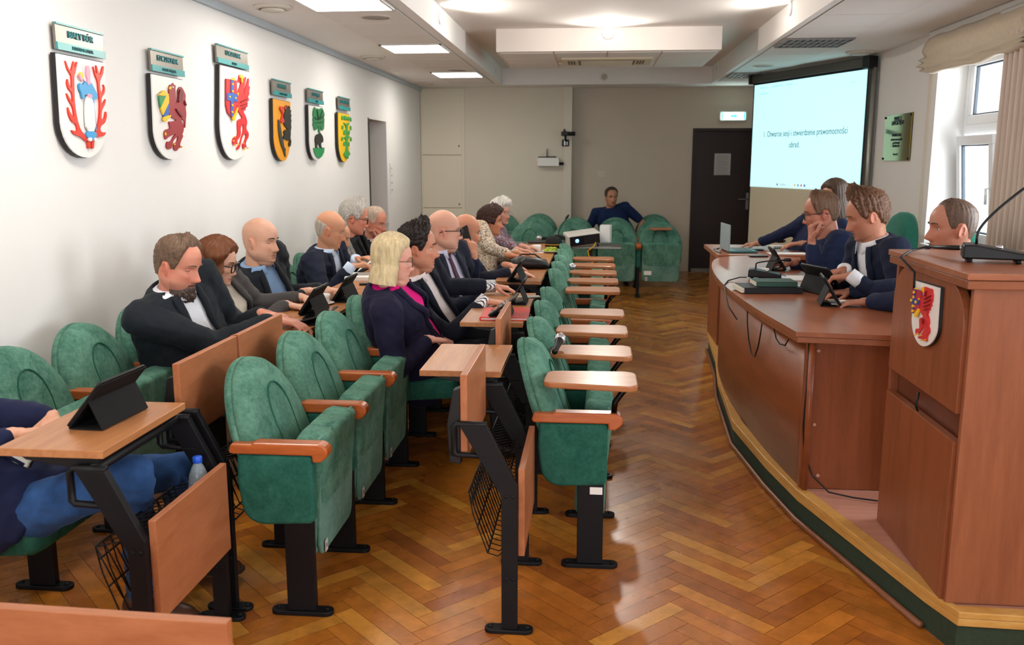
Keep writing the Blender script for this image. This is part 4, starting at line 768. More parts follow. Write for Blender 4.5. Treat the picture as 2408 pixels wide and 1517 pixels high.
# crest of the lectern, same griffin redrawn on the front panel
def lectern_crest():
    XL = 1.2 - .0125; f = lambda x, y: at(2130 + x / 8.925, 650 + y / 8.925, x=XL)
    sh = shield_pts((288, 75), (815, 230), (765, 1000), (480, 1475), (215, 900)); pl = [f(*p) for p in sh]; cy = sum(p.y for p in pl) / len(pl); cz = sum(p.z for p in pl) / len(pl)
    t = thing('lectern_crest', 'small white griffin coat of arms mounted on the lectern front', 'coat of arms', (XL, cy, cz)); loc = lambda p: (p.y - cy, p.z - cz)
    P2 = [loc(p) for p in pl]
    MB().prism(P2, -.012, 0, 'x').build('backing', mat('crest_backing', '1b171a', .5), t); MB().prism([(y * .985, z * .985) for y, z in P2], -.0165, -.012, 'x').build('shield', mat('crest_' + WHT, WHT), t)
    g = [(490, 260), (500, 230), (540, 215), (600, 245), (690, 270), (690, 360), (700, 385), (690, 470), (695, 500), (650, 590), (680, 600), (620, 680), (645, 700), (585, 740), (610, 775), (570, 790), (610, 860), (625, 960), (600, 1040), (630, 1110), (630, 1170), (570, 1260), (580, 1360), (510, 1365), (480, 1290), (450, 1310), (385, 1300), (400, 1270), (450, 1240), (520, 1120), (500, 1000), (500, 960), (470, 1110), (410, 1200), (350, 1240), (330, 1150), (350, 1090), (400, 1110), (425, 1080), (415, 900), (450, 870), (510, 855), (450, 770), (435, 640), (440, 500), (520, 380), (525, 300), (490, 320)]
    fg = [('griffin', 'd0282c', [g], 0), ('feather_line', '86141a', [[(540, 480), (680, 400), (682, 410), (545, 492)], [(530, 560), (680, 480), (682, 492), (535, 574)], [(520, 640), (655, 580), (656, 592), (524, 654)], [(540, 700), (630, 670), (632, 682), (545, 714)], [(560, 330), (590, 310), (570, 420), (556, 420)], [(500, 880), (540, 900), (520, 1010), (505, 1000)]], .95), ('held_shield', 'b8243c', [[(285, 262), (470, 300), (440, 660), (330, 790), (280, 740), (258, 600)]], .4), ('shield_cross', '2a3c94', [[(330, 270), (375, 280), (350, 470), (450, 500), (435, 600), (340, 580), (325, 760), (300, 780), (295, 570), (262, 560), (268, 455), (318, 465)]], .8), ('roundels', YEL, [ov(342, 335, 20, 32), ov(333, 435, 20, 32), ov(285, 505, 18, 32), ov(380, 540, 20, 34), ov(320, 625, 20, 32), ov(312, 725, 20, 32), [(345, 265), (370, 245), (405, 250), (410, 275)]], 1.2), ('beak_and_claws', YEL, [[(490, 265), (500, 228), (530, 225), (525, 300), (530, 350), (510, 300)], [(330, 790), (400, 700), (430, 672), (435, 720), (375, 860), (345, 850)], [(425, 460), (450, 455), (445, 500), (430, 510)], [(330, 1215), (345, 1235), (335, 1245)], [(395, 1195), (410, 1200), (400, 1235)], [(470, 1230), (490, 1240), (480, 1260)], [(545, 1325), (570, 1330), (555, 1365)], [(480, 1330), (495, 1345), (485, 1365)]], .9)]
    for nm, c, pts, lay in fg:
        q = MB(); x0 = -.0166 - .006 * lay
        for pp in pts: q.prism([loc(f(*p)) for p in (chaikin(pp) if nm in ('griffin', 'beak_and_claws') else pp)], x0 - .006 - random.random() * .0006, x0, 'x')
        q.build(nm, mat('crest_' + c, c, .4), t)
lectern_crest()
# ================================================================== people
V = Vector
def remesh(mb, vox, it=2, fac=.5):
    o = mb.build('tmp', []); m = o.modifiers.new('r', 'REMESH'); m.mode = 'VOXEL'; m.voxel_size = vox; m.use_smooth_shade = True
    if it: q = o.modifiers.new('s', 'SMOOTH'); q.iterations = it; q.factor = fac
    me = bpy.data.meshes.new_from_object(o.evaluated_get(bpy.context.evaluated_depsgraph_get())); old = o.data; bpy.data.objects.remove(o); bpy.data.meshes.remove(old); me.materials.clear(); return me
def co_of(me): a = np.empty(len(me.vertices) * 3, np.float32); me.vertices.foreach_get('co', a); return a.reshape(-1, 3).astype(np.float64)
def set_co(me, c): me.vertices.foreach_set('co', c.astype(np.float32).ravel()); me.update()
def link(name, me, mats, par):
    me.name = name; me.materials.clear()
    for m in (mats if isinstance(mats, (list, tuple)) else [mats]): me.materials.append(m)
    me.polygons.foreach_set('use_smooth', [True] * len(me.polygons)); o = bpy.data.objects.new(name, me); COL.objects.link(o); o.parent = par; return o
sst = lambda x: np.clip(x, 0, 1) ** 2 * (3 - 2 * np.clip(x, 0, 1))
G = lambda a, b, a0, b0, sa, sb: np.exp(-((a - a0) / sa) ** 2 / 2 - ((b - b0) / sb) ** 2 / 2)
HZ = [-.120, -.114, -.10, -.08, -.06, -.04, -.02, 0, .02, .04, .06, .08, .10, .114, .1235]
HF = [.050, .074, .086, .088, .088, .087, .087, .087, .091, .0925, .088, .077, .055, .033, .005]
HB = [.012, .002, -.030, -.050, -.066, -.080, -.091, -.098, -.102, -.103, -.100, -.090, -.071, -.050, -.022]
HW = [.016, .030, .046, .056, .062, .066, .069, .071, .073, .0745, .074, .069, .056, .038, .012]
def hsurf(p, th, z):
    z = np.asarray(z, float); th = np.asarray(th, float); c, s = np.cos(th), np.sin(th); fat = p.get('fat', 0); jaw = p.get('jaw', 1)
    xf, xb, w = np.interp(z, HZ, HF), np.interp(z, HZ, HB), np.interp(z, HZ, HW)
    w = w * (1 + (jaw - 1) * sst((-.0 - z) / .08)) + fat * .014 * np.exp(-((z + .075) / .045) ** 2); cx = np.minimum(.0, (xf + xb) / 2) ; cx = (xf + xb) / 2 * .6
    a = np.where(c > 0, xf - cx, cx - xb); e = np.where(c > 0, 2 / 2.5, 2 / 2.2)
    x = cx + a * np.sign(c) * np.abs(c) ** e; y = w * np.sign(s) * np.abs(s) ** (2 / 2.25)
    k = sst((c - .1) / .4); n = p.get('nose', 1)
    ay = np.abs(y)
    nh = np.interp(z, [-.058, -.052, -.044, -.037, -.02, -.004, .012, .024], [0, .010, .027, .031, .021, .0125, .006, 0]) * n; nw = np.interp(z, [-.05, -.035, -.01, .02], [.0125, .012, .008, .007])
    x = x + k * (nh * np.exp(-(y / nw) ** 2 / 2 * 1.1) + n * .007 * G(ay, z, .0145, -.045, .006, .007) + .006 * G(ay, z, .030, .021, .018, .007) - .013 * G(ay, z, .031, .000, .013, .011)
        + .005 * G(y, z, 0, -.0665, .017, .0045) + .0055 * G(y, z, 0, -.0785, .015, .0045) - .004 * G(y, z, 0, -.0725, .022, .0025) - .003 * G(y, z, 0, -.090, .02, .006) + .008 * p.get('chin', 1) * G(y, z, 0, -.104, .02, .012)
        + .004 * G(ay, z, .042, -.028, .015, .014) - .003 * G(ay, z, .033, -.055, .006, .016))
    y = y + np.sign(y) * k * .004 * G(ay, z, .05, -.02, .02, .016)
    return np.stack([x, y, z + 0 * x], -1)
def head_rings(p, n=72):
    zs = np.concatenate([np.linspace(-.119, .07, 58), .07 + .0535 * np.sin(np.linspace(.08, 1, 14) * PI / 2)]); th = np.linspace(0, 2 * PI, n, endpoint=False)
    return [hsurf(p, th, np.full(n, z)) for z in zs]
SKINS = {}
def skinmat():
    if 'skin' in MATS: return MATS['skin']
    m = mat('skin', None, .5, attr='Col', spec=.4); b = m.node_tree.nodes['Principled BSDF']; return m
def cloth(c, var=.06, rough=.85, sheen=.15): return mat('cloth_%s_%g' % (c, var), c, rough, spec=.25, sheen=sheen, var=var, vs=40)
def pattern(name, cols, scale):
    if name in MATS: return MATS[name]
    m = mat(name, cols[0], .8); nt = m.node_tree; N, L = nt.nodes, nt.links; tc = N.new('ShaderNodeTexCoord'); v = N.new('ShaderNodeTexNoise'); v.inputs['Scale'].default_value = scale; v.inputs['Detail'].default_value = 2.5; v.inputs['Distortion'].default_value = 1.2; L.new(tc.outputs['Object'], v.inputs['Vector'])
    r = N.new('ShaderNodeValToRGB'); r.color_ramp.interpolation = 'CONSTANT'; L.new(v.outputs[0], r.inputs[0]); E = r.color_ramp.elements
    while len(E) < len(cols): E.new(.5)
    for i, c in enumerate(cols): E[i].position = 0 if i == 0 else .36 + .28 * (i - 1) / max(1, len(cols) - 2); E[i].color = (*lin(c), 1)
    L.new(r.outputs[0], N['Principled BSDF'].inputs['Base Color']); return m
def hairmat(c):
    k = 'hair_' + c
    if k in MATS: return MATS[k]
    return mat(k, c, .5, spec=.4, var=.35, vs=18, vscale=(4, 4, .6), sheen=.2)
def radial(pt): d = pt - np.array([-.008, 0, .015]); return d / np.linalg.norm(d, axis=-1, keepdims=True)
SHORT = [(0, .097), (26, .098), (40, .090), (52, .078), (62, .052), (68, .018), (75, -.010), (84, -.014), (90, .010), (102, .008), (112, -.02), (125, -.055), (180, -.078)]
HORSE = [(0, .2), (84, .2), (86, -.005), (92, .01), (102, .008), (112, -.02), (125, -.055), (180, -.075)]
def hair_short(p, col, line, thick=.007, top=.014, upper=None, rough=.35, part=None, par=None):
    n = 120; th = np.linspace(0, 2 * PI, n, endpoint=False); dg = np.degrees(th); ad = np.minimum(dg, 360 - dg)
    zs = np.concatenate([np.linspace(-.092, .07, 40), .07 + .0535 * np.sin(np.linspace(.06, 1, 16) * PI / 2)])
    ln = np.interp(ad, [a for a, b in line], [b for a, b in line]); up = None if upper is None else np.interp(ad, [a for a, b in upper], [b for a, b in upper])
    pts, ins = [], []; r = np.random.RandomState(int(1000 * thick) + len(col) + int(col, 16) % 97)
    ph = r.rand(12) * 6.28
    for z in zs:
        h = hsurf(p, th, np.full(n, z)); i = z - ln
        if up is not None: i = np.minimum(i, up - z)
        st = np.sin(th * 31 + ph[0] + 14 * z * np.sin(th * 3 + ph[1])) * .5 + np.sin(th * 53 + ph[2] + z * 40) * .35 + r.randn(n) * .35
        t = (thick + top * sst((z - .035) / .05) * (.6 + .5 * np.cos(th))) * sst((i + .004) / .022) * (1 + rough * st) - .003
        pts.append(h + radial(h) * t[:, None]); ins.append(i)
    pts = np.array(pts); ins = np.array(ins); m = MB(); vs = pts.reshape(-1, 3); fs = []
    for a in range(len(zs) - 1):
        for b in range(n):
            c = (b + 1) % n
            if max(ins[a, b], ins[a, c], ins[a + 1, b], ins[a + 1, c]) > -.003: fs.append((a * n + b, a * n + c, (a + 1) * n + c, (a + 1) * n + b))
    if up is None: fs.append(tuple((len(zs) - 1) * n + b for b in range(n)))
    m.add(vs, fs, 0, True); return m
def hair_long(p, hem, thf=70, thick=.02, wave=0, flare=.0, front=.088, hemv=.01, bang=None):
    n = 140; th = np.linspace(0, 2 * PI, n, endpoint=False); dg = np.degrees(th); ad = np.minimum(dg, 360 - dg)
    zs = np.concatenate([np.linspace(hem, .07, 46), .07 + .0535 * np.sin(np.linspace(.06, 1, 16) * PI / 2)]); r = np.random.RandomState(3); ph = r.rand(12) * 6.28
    ln = np.where(ad < thf, np.interp(ad, [0, thf - 25, thf - 6, thf], [front, front - .012, .03, hem]), hem - .02 + hemv * np.sin(th * 9 + ph[3]) * .5)
    pts, ins = [], []
    for z in zs:
        zz = max(z, -.015); h = hsurf(p, th, np.full(n, zz)); h[:, 2] = z; low = sst((-.015 - z) / .12)
        rd = radial(np.stack([h[:, 0], h[:, 1], h[:, 2] * 0 + max(z, .0)], -1))
        st = np.sin(th * 37 + ph[0] + wave * 2 * np.sin(z * 40)) * .6 + np.sin(th * 71 + ph[1] + z * 30) * .4 + r.randn(n) * .15
        t = thick * (1 + .12 * st) + flare * low + wave * .011 * np.sin(z * 62 + 2.3 * np.sin(th * 4 + ph[2]) + th * 2) * sst((.08 - z) / .06) + .008 * sst((z - .03) / .06)
        i = z - ln; t = np.where(ad < thf, t * sst((i + .006) / .02) - .002, t)
        pts.append(h + rd * t[:, None]); ins.append(i)
    pts = np.array(pts); ins = np.array(ins); m = MB(); fs = []
    for a in range(len(zs) - 1):
        for b in range(n):
            c = (b + 1) % n
            if max(ins[a, b], ins[a, c], ins[a + 1, b], ins[a + 1, c]) > -.003: fs.append((a * n + b, a * n + c, (a + 1) * n + c, (a + 1) * n + b))
    fs.append(tuple((len(zs) - 1) * n + b for b in range(n))); m.add(pts.reshape(-1, 3), fs, 0, True); return m
def beard_mb(p, thick=.012, full=True):
    th = np.radians(np.linspace(-88, 88, 70)); zs = np.linspace(-.122, -.02, 40); pts, ins = [], []; r = np.random.RandomState(4)
    for z in zs:
        h = hsurf(p, th, np.full(70, z)); a = np.abs(h[:, 1]); top = np.interp(a, [0, .012, .026, .034, .045, .058, .08], [-.061, -.059, -.063, -.076, -.082, -.092, -.12]); i = top - z
        mouth = .006 - np.sqrt((a / 4.2) ** 2 + (z + .0725) ** 2); i = np.minimum(i, -mouth)
        t = thick * (1 + .9 * sst((-.085 - z) / .03)) * sst((i + .003) / .012) * (1 + .3 * r.randn(70)) - .002
        d = radial(h); d[:, 2] = np.minimum(d[:, 2], -.1); pts.append(h + d * t[:, None]); ins.append(i)
    pts = np.array(pts); ins = np.array(ins); m = MB(); fs = [(a * 70 + b, a * 70 + b + 1, (a + 1) * 70 + b + 1, (a + 1) * 70 + b) for a in range(39) for b in range(69) if max(ins[a, b], ins[a + 1, b], ins[a, b + 1], ins[a + 1, b + 1]) > -.002]
    m.add(pts.reshape(-1, 3), fs, 0, True); return m
def hand(m, W, d, n, side, curl=.5, sc=1.0, spread=.1, point=False):
    d = d.normalized(); n = (n - d * n.dot(d)).normalized(); s = d.cross(n) * side; tip = None
    m.capsule(W - d * .03, W + d * .015, .024 * sc, .022 * sc)
    for k, (o, L, r) in enumerate(((.027, .93, .0088), (.009, 1.03, .0090), (-.009, .96, .0086), (-.0255, .76, .0076))):
        K = W + d * (.088 - .004 * abs(k - 1.2)) * sc + s * o * sc; m.capsule(W + d * .012 + s * o * .6 * sc, K, .0145 * sc, .0115 * sc, 10)
        dd = (d + s * o * spread * 22).normalized(); c = curl * (1 + .12 * k) if not (point and k == 0) else curl * .15; q = K
        for j, (l, aa) in enumerate(((.044, .75), (.028, .95), (.021, .7))):
            ang = c * aa; ax = n.cross(dd).normalized(); dd = (Matrix.Rotation(-ang, 3, dd.cross(n).normalized()) @ dd) if False else (dd * math.cos(ang) + (n - dd * n.dot(dd)).normalized() * math.sin(ang)).normalized()
            e = q + dd * l * L * sc; m.capsule(q, e, r * sc * (1 - .07 * j), r * sc * (.93 - .07 * j), 8); q = e
    B = W + d * .022 * sc + s * .02 * sc; d1 = (d * .62 + s * .7 + n * .3).normalized(); e = B + d1 * .046 * sc; m.capsule(B, e, .0145 * sc, .0115 * sc, 10); d2 = (d * .85 + s * .28 + n * .35).normalized(); f = e + d2 * .032 * sc; m.capsule(e, f, .0108 * sc, .0095 * sc, 10); d3 = (d * .95 + s * .02 + n * .35).normalized(); m.capsule(f, f + d3 * .024 * sc, .0095 * sc, .008 * sc, 10)
def ik(S, W, pole, L1=.31, L2=.275):
    v = W - S; D = v.length; k = 1.0
    if D > (L1 + L2) * .985: k = D / ((L1 + L2) * .985); L1 *= k; L2 *= k
    a = (L1 * L1 - L2 * L2 + D * D) / (2 * D); h = math.sqrt(max(L1 * L1 - a * a, 0)); u = v / D; p = (pole - u * pole.dot(u)).normalized(); return S + u * a + p * h
def folds(c, amp, seed, f=1.0):
    r = np.random.RandomState(seed); o = np.zeros(len(c))
    for k in range(7):
        d = r.randn(3) * (18 + 9 * k) * f; d[2] *= 1.3; w = np.sin(c @ (r.randn(3) * 7) + r.rand() * 6) * 1.2; o += (1 - 2 * np.abs(np.sin(c @ d * .5 + r.rand() * 6 + w))) / (1 + .5 * k)
    return o * amp / 2.4
TS = [(-.2, .165, .13, .10), (-.08, .182, .15, .125), (.1, .178, .145, .125), (.3, .168, .135, .115), (.5, .172, .135, .115), (.7, .186, .125, .118), (.84, .188, .105, .112), (.93, .158, .085, .095), (1.0, .10, .066, .075), (1.05, .062, .055, .06)]
def torso(m, H, N, l, infl, g, w, lo=-.25, hi=1.06, bust=0):
    mid = (H + N) / 2 - V((0, 0, 0)) ; t = (N - H); fw = l.cross(t).normalized(); rings = []
    for s in np.linspace(lo, hi, 22):
        hw, fr, bk = [np.interp(s, [a[0] for a in TS], [a[i] for a in TS]) for i in (1, 2, 3)]
        hw = hw * w + infl + g * .03 * math.exp(-((s - .25) / .3) ** 2); fr = fr * 1.08 + infl + g * .09 * math.exp(-((s - .28) / .26) ** 2) + bust * .03 * math.exp(-((s - .68) / .1) ** 2); bk = bk * 1.12 + infl
        c = H + t * s - fw * .035 * math.sin(max(0, min(1, s)) * PI) * .9
        rings.append([c + l * (hw * math.copysign(abs(math.sin(a)) ** .85, math.sin(a))) + fw * ((fr if math.cos(a) > 0 else bk) * math.copysign(abs(math.cos(a)) ** .9, math.cos(a))) for a in [2 * PI * k / 36 for k in range(36)]])
    m.loft(rings, 0, True); return fw
def person(label, hip, face, head, yaw, pitch=0, roll=0, z0=0, hs=1.0, head_p={}, skin='d9a184', hair=None, jacket='20222b', shirt='e9ebee', opening=(.05, .055, -.1), tie=None, glasses=None, g=.2, w=1.0, hands=None, trousers='1d1e24', shoes='1a1614', knees=None, eyes=-.1, beard=None, vox=.0045, neck=.056, sleeves=1.0, cuff=None, collar=True, bust=0, lapel=True, seed=1, lip=None, blush=.5, brow=None, jpat=None, extra=None, poles=None, cap=None, hunch=0, jlo=-.3):
    hip = V(hip); head = V(head); root = thing('person', label, 'person', (hip.x, hip.y, z0)); O = V((hip.x, hip.y, z0)); H = hip - O; HC = head - O
    f = V((math.cos(rad(face)), math.sin(rad(face)), 0)); l = V((-f.y, f.x, 0))
    HM = Matrix.Translation(HC) @ Matrix.Rotation(rad(yaw), 4, 'Z') @ Matrix.Rotation(rad(pitch), 4, 'Y') @ Matrix.Rotation(rad(roll), 4, 'X') @ Matrix.Scale(hs, 4)
    hf = V((math.cos(rad(yaw)), math.sin(rad(yaw)), 0)); N = HC - hf * .035 - f * .015 + V((0, 0, -(.128 - hunch) * hs)); t = N - H; w = w * 1.06; l = (l - t * (l.dot(t) / t.length_squared)).normalized()
    b = MB(); p = dict(head_p); b.loft([[HM @ V(q) for q in r] for r in head_rings(p)], 0, True)
    for sd in ((-1, 1) if not (hair and hair[0] == 'long') else ()):
        E = HM @ (Matrix.Translation((-.008, sd * .0725, -.014)) @ Matrix.Rotation(rad(-14), 4, 'Y') @ Matrix.Rotation(rad(sd * 22), 4, 'Z'))
        b.ell((0, 0, 0), (.015, .006, .028), 14, 10, 0, E); b.tube([E @ V((.0145 * math.cos(a) - .002, sd * .006, .027 * math.sin(a))) for a in [rad(k) for k in range(-60, 215, 22)]], .0042, 7)
    b.capsule(HM @ V((-.020, 0, -.04)), N - t.normalized() * .03 + f * .01, neck * .93, neck * 1.12, 20)
    if p.get('fat', 0) > .3: b.ell((0, 0, 0), (.05, .05, .032), 18, 10, 0, HM @ Matrix.Translation((.035, 0, -.108)))
    fw = torso(b, H, N, l, -.035, g, w, 0.02, 1.0, bust)
    nose_dir = fw
    SEG = []; J = MB(); torso(J, H, N, l, .016, g, w, jlo, 1.0, bust); SL_ = []
    for sd in (-1, 1):
        S = N + l * sd * .182 * w - t.normalized() * .045; hd = hands.get('L' if sd > 0 else 'R') if hands else None
        W = (V(hd['w']) - O) if hd else H + f * .30 + l * sd * .10 + V((0, 0, .16))
        pole = V(hd['pole']) if hd and 'pole' in hd else (V((0, 0, -1)) + l * sd * .55 - f * .25)
        E = ik(S, W, pole, .31 * hs, .275 * hs); fa = (W - E).normalized(); SEG += [(S, E, .085), (E, W, .07)]
        b.chain([N + l * sd * .05 - t.normalized() * .05, S, E, W], [.05, .052, .04, .026])
        d = V(hd['d']) if hd and 'd' in hd else (fa * .8 + f * .4 + V((0, 0, -.1))); n = V(hd['n']) if hd and 'n' in hd else V((0, 0, -1))
        hand(b, W + d.normalized() * .01, d, n, -sd if True else sd, hd.get('curl', .45) if hd else .7, hs * (1.0 if not hd else hd.get('s', 1.0)), hd.get('spread', .1) if hd else .08, hd.get('point', False) if hd else False)
        J.chain([N + l * sd * .045 - t.normalized() * .045 - fw * .015, S - l * sd * .004], [.062, .078 + .012 * g])
        if sleeves >= .9: C = E + fa * (W - E).length * (.80 if cuff else .86); J.chain([S, E, C], [.078 + .012 * g, .062, .047]); SL_.append((C, fa, sd))
        else: C = S + (E - S) * sleeves; J.chain([S, C], [.074, .066]); SL_.append((C, (E - S).normalized(), sd))
    me = remesh(b, vox, 1, .35)
    c = co_of(me); Mi = np.array(HM.inverted()); hl = c @ Mi[:3, :3].T + Mi[:3, 3]
    sk = np.array(lin(skin)); col = np.tile(sk, (len(c), 1)); inh = (hl[:, 2] > -.13) & (hl[:, 0] > .02)
    def mixc(mask, cc): col[:] = col * (1 - mask[:, None]) + np.array(cc) * mask[:, None]
    ay = np.abs(hl[:, 1]); red = sk * np.array([1.0, .68, .64])
    mixc(inh * blush * .55 * (G(ay, hl[:, 2], .045, -.03, .018, .018) + G(hl[:, 1], hl[:, 2], 0, -.04, .014, .012)).clip(0, 1), red)
    ear = (np.abs(hl[:, 0] + .008) < .03) & (ay > .068) & (np.abs(hl[:, 2] + .01) < .04); mixc(ear * blush * .7, red)
    lm = inh * ((hl[:, 0] > .06) * sst(1.5 - np.sqrt((ay / .024) ** 2 + ((hl[:, 2] + .0725) / .011) ** 2) * 1.1)); mixc(lm * .8, lin(lip) if lip else sk * np.array([.78, .48, .46]))
    mixc(inh * (hl[:, 0] > .06) * (G(hl[:, 1], hl[:, 2], 0, -.0725, .02, .0028)) * .6, sk * .25)
    if p.get('stubble'): mixc(inh * .32 * p['stubble'] * sst((-.045 - hl[:, 2] - .0 * ay) / .03) * sst((hl[:, 0] - .0) / .03), sk * np.array([.35, .36, .4]))
    ca = me.color_attributes.new('Col', 'FLOAT_COLOR', 'POINT'); ca.data.foreach_set('color', np.hstack([col, np.ones((len(col), 1))]).ravel())
    link('body', me, skinmat(), root)
    # eyes
    SKM = mat('lid_' + skin, skin, .55); WHM = mat('eye_white', 'e6e0da', .25); IR = mat('iris', '4a3a2c', .2); PU = mat('pupil', '0a0808', .15)
    for sd in (-1, 1):
        th_ = math.atan2(.031, .075); sx = [hsurf(p, np.array([a]), np.array([0.0]))[0] for a in np.linspace(.1, .8, 60)]; pt = min(sx, key=lambda q: abs(q[1] - .031)); ec = (pt[0] - .0075, sd * .031, -.0005)
        e = MB(); r = .0118; rr = [0, 14, 27, 50, 80, 110]
        e.loft([[(ec[0] + r * math.cos(rad(a)), ec[1] + r * math.sin(rad(max(a, .5))) * math.cos(2 * PI * k / 16), ec[2] - .1 * r * (eyes < 0) + r * math.sin(rad(max(a, .5))) * math.sin(2 * PI * k / 16)) for k in range(16)] for a in rr], 0, True, False)
        nf = len(e.f); e.m = [2] * 16 + [1] * 16 + [0] * (nf - 32)
        def lid(a0, a1, m_): e.loft([[(ec[0] + (r + .0012) * math.cos(rad(el)) * math.cos(rad(az)), ec[1] + (r + .0025) * math.cos(rad(el) * .8) * math.sin(rad(az)) * 1.12, ec[2] + (r + .0012) * math.sin(rad(el))) for az in range(-90, 91, 15)] for el in np.linspace(a0, a1, 5)], m_, True, False, False)
        up = 22 if eyes > 0 else (-8 if eyes < -.3 else 4); lid(up, 88, 3); lid(-88, -24, 3); lid(up - 5, up, 4)
        for i in range(len(e.v)): e.v[i] = tuple(HM @ V(e.v[i]))
        e.build('eye', [WHM, IR, PU, SKM, mat('lash', '1c1412', .6)], root, solid=.0004)
    # hair
    if hair:
        kind, hc_ = hair[0], hair[1]; kw = hair[2] if len(hair) > 2 else {}
        m = {'short': lambda: hair_short(p, hc_, kw.pop('line', SHORT), **kw), 'long': lambda: hair_long(p, **kw)}[kind]()
        m.v = [tuple(HM @ V(q)) for q in m.v]; o = m.build('hair', hairmat(hc_), root)
        if kind == 'long': q = o.modifiers.new('thickness', 'SOLIDIFY'); q.thickness = .012; q.offset = -1
    bc = brow or (hair[1] if hair else '4a3a30'); m = MB()
    for sd in (-1, 1):
        pts = []
        for y in np.linspace(.012, .05, 7):
            sx = [hsurf(p, np.array([a]), np.array([.0225 + .004 * math.sin((y - .012) / .038 * PI)]))[0] for a in np.linspace(0, 1.3, 80)]; q = min(sx, key=lambda q: abs(q[1] - y)); pts.append((q[0] + .0005, sd * y, q[2]))
        m.tube([HM @ V(q) for q in pts], [.003, .0045, .005, .0048, .0042, .0032, .0018], 7, 0, True, .8)
    m.build('eyebrows', hairmat(bc), root)
    if beard: m = beard_mb(p, beard[1]); m.v = [tuple(HM @ V(q)) for q in m.v]; m.build('beard', hairmat(beard[0]), root)
    # clothing
    n_ = t.normalized(); pr = lambda s, u, o=0: H + t * s + l * u + fw * o
    jm = remesh(J, .0085, 5, .5); cj = co_of(jm); nn = np.empty(len(cj) * 3, np.float32); jm.vertices.foreach_get('normal', nn); nn = nn.reshape(-1, 3)
    cj += nn * (folds(cj, .0075, seed) + .0)[:, None]; set_co(jm, cj)
    jmat = jpat or cloth(jacket)
    if opening:
        wt, wb, sb = opening; bm = bmesh.new(); bm.from_mesh(jm); hN = np.array(H); tn = np.array(t) / t.length_squared
        for sd in (-1, 1):
            A, B = pr(sb, sd * wb), pr(1.0, sd * wt); bmesh.ops.bisect_plane(bm, geom=bm.verts[:] + bm.edges[:] + bm.faces[:], plane_co=A, plane_no=(B - A).cross(fw).normalized())
        kill = []
        def onarm(q):
            for a_, b_, r_ in SEG:
                d_ = b_ - a_; k_ = max(.12, min(1, (q - a_).dot(d_) / d_.length_squared))
                if (q - a_ - d_ * k_).length < r_: return True
            return False
        for fc in bm.faces:
            q = fc.calc_center_median() - H; s = q.dot(t) / t.length_squared; u = abs(q.dot(l)); k = (s - sb) / (1 - sb)
            fmax = np.interp(s, [a[0] for a in TS], [a[2] for a in TS]) * 1.08 + .05 + g * .09 * math.exp(-((s - .28) / .26) ** 2) + bust * .03 * math.exp(-((s - .68) / .1) ** 2)
            if -.02 < q.dot(fw) < fmax and k > 0 and u < wb + (wt - wb) * k + .0005 and not onarm(q + H): kill.append(fc)
            elif s > .985 and (q - t).length < .10: kill.append(fc)
        bmesh.ops.delete(bm, geom=kill, context='FACES')
        bnd = [v for v in bm.verts if v.is_boundary]; nb = {v: [e.other_vert(v) for e in v.link_edges if e.is_boundary] for v in bnd}
        for _ in range(14):
            new = {v: (v.co + sum((q_.co for q_ in nb[v]), V((0, 0, 0))) / len(nb[v])) / 2 for v in bnd if nb[v]}
            for v, c_ in new.items(): v.co = c_
        bm.to_mesh(jm); bm.free()
    bv = BVHTree.FromPolygons([v.co.copy() for v in jm.vertices], [list(q.vertices) for q in jm.polygons])
    jo = link('jacket' if opening and lapel else 'top', jm, jmat, root)
    if opening: q = jo.modifiers.new('thickness', 'SOLIDIFY'); q.thickness = .006; q.offset = 0
    if opening:
        S_ = MB(); torso(S_, H, N, l, .004, g, w, jlo + .18, 1.02, bust); [S_.chain([N + l * q_ * .045 - n_ * .052 - fw * .015, N + l * q_ * .175 * w - n_ * .058], [.054, .064]) for q_ in (-1, 1)]; sm = remesh(S_, .011, 3); cs_ = co_of(sm); n2 = np.empty(len(cs_) * 3, np.float32); sm.vertices.foreach_get('normal', n2); set_co(sm, cs_ + n2.reshape(-1, 3) * folds(cs_, .003, seed + 9)[:, None])
        sbv = BVHTree.FromPolygons([v.co.copy() for v in sm.vertices], [list(q.vertices) for q in sm.polygons]); link('shirt', sm, cloth(shirt, .03), root)
        if tie:
            rings = []
            for s in np.linspace(.97, .08, 16):
                hw = .017 if s > .93 else .013 + .022 * (1 - s); o_ = pr(s, 0, .5); hit = sbv.ray_cast(o_, -fw); pz = (hit[0] if hit[0] else pr(s, 0, .1)) + fw * (.006 if s < .93 else .012); rings.append([pz - l * hw, pz - l * hw * .5 + fw * .004, pz + l * hw * .5 + fw * .004, pz + l * hw])
            MB().loft(rings, 0, True, False, False).build('tie', mat('tie_' + tie, tie, .6, var=.5, vs=30, vscale=(1, 1, 6)), root, solid=.004)
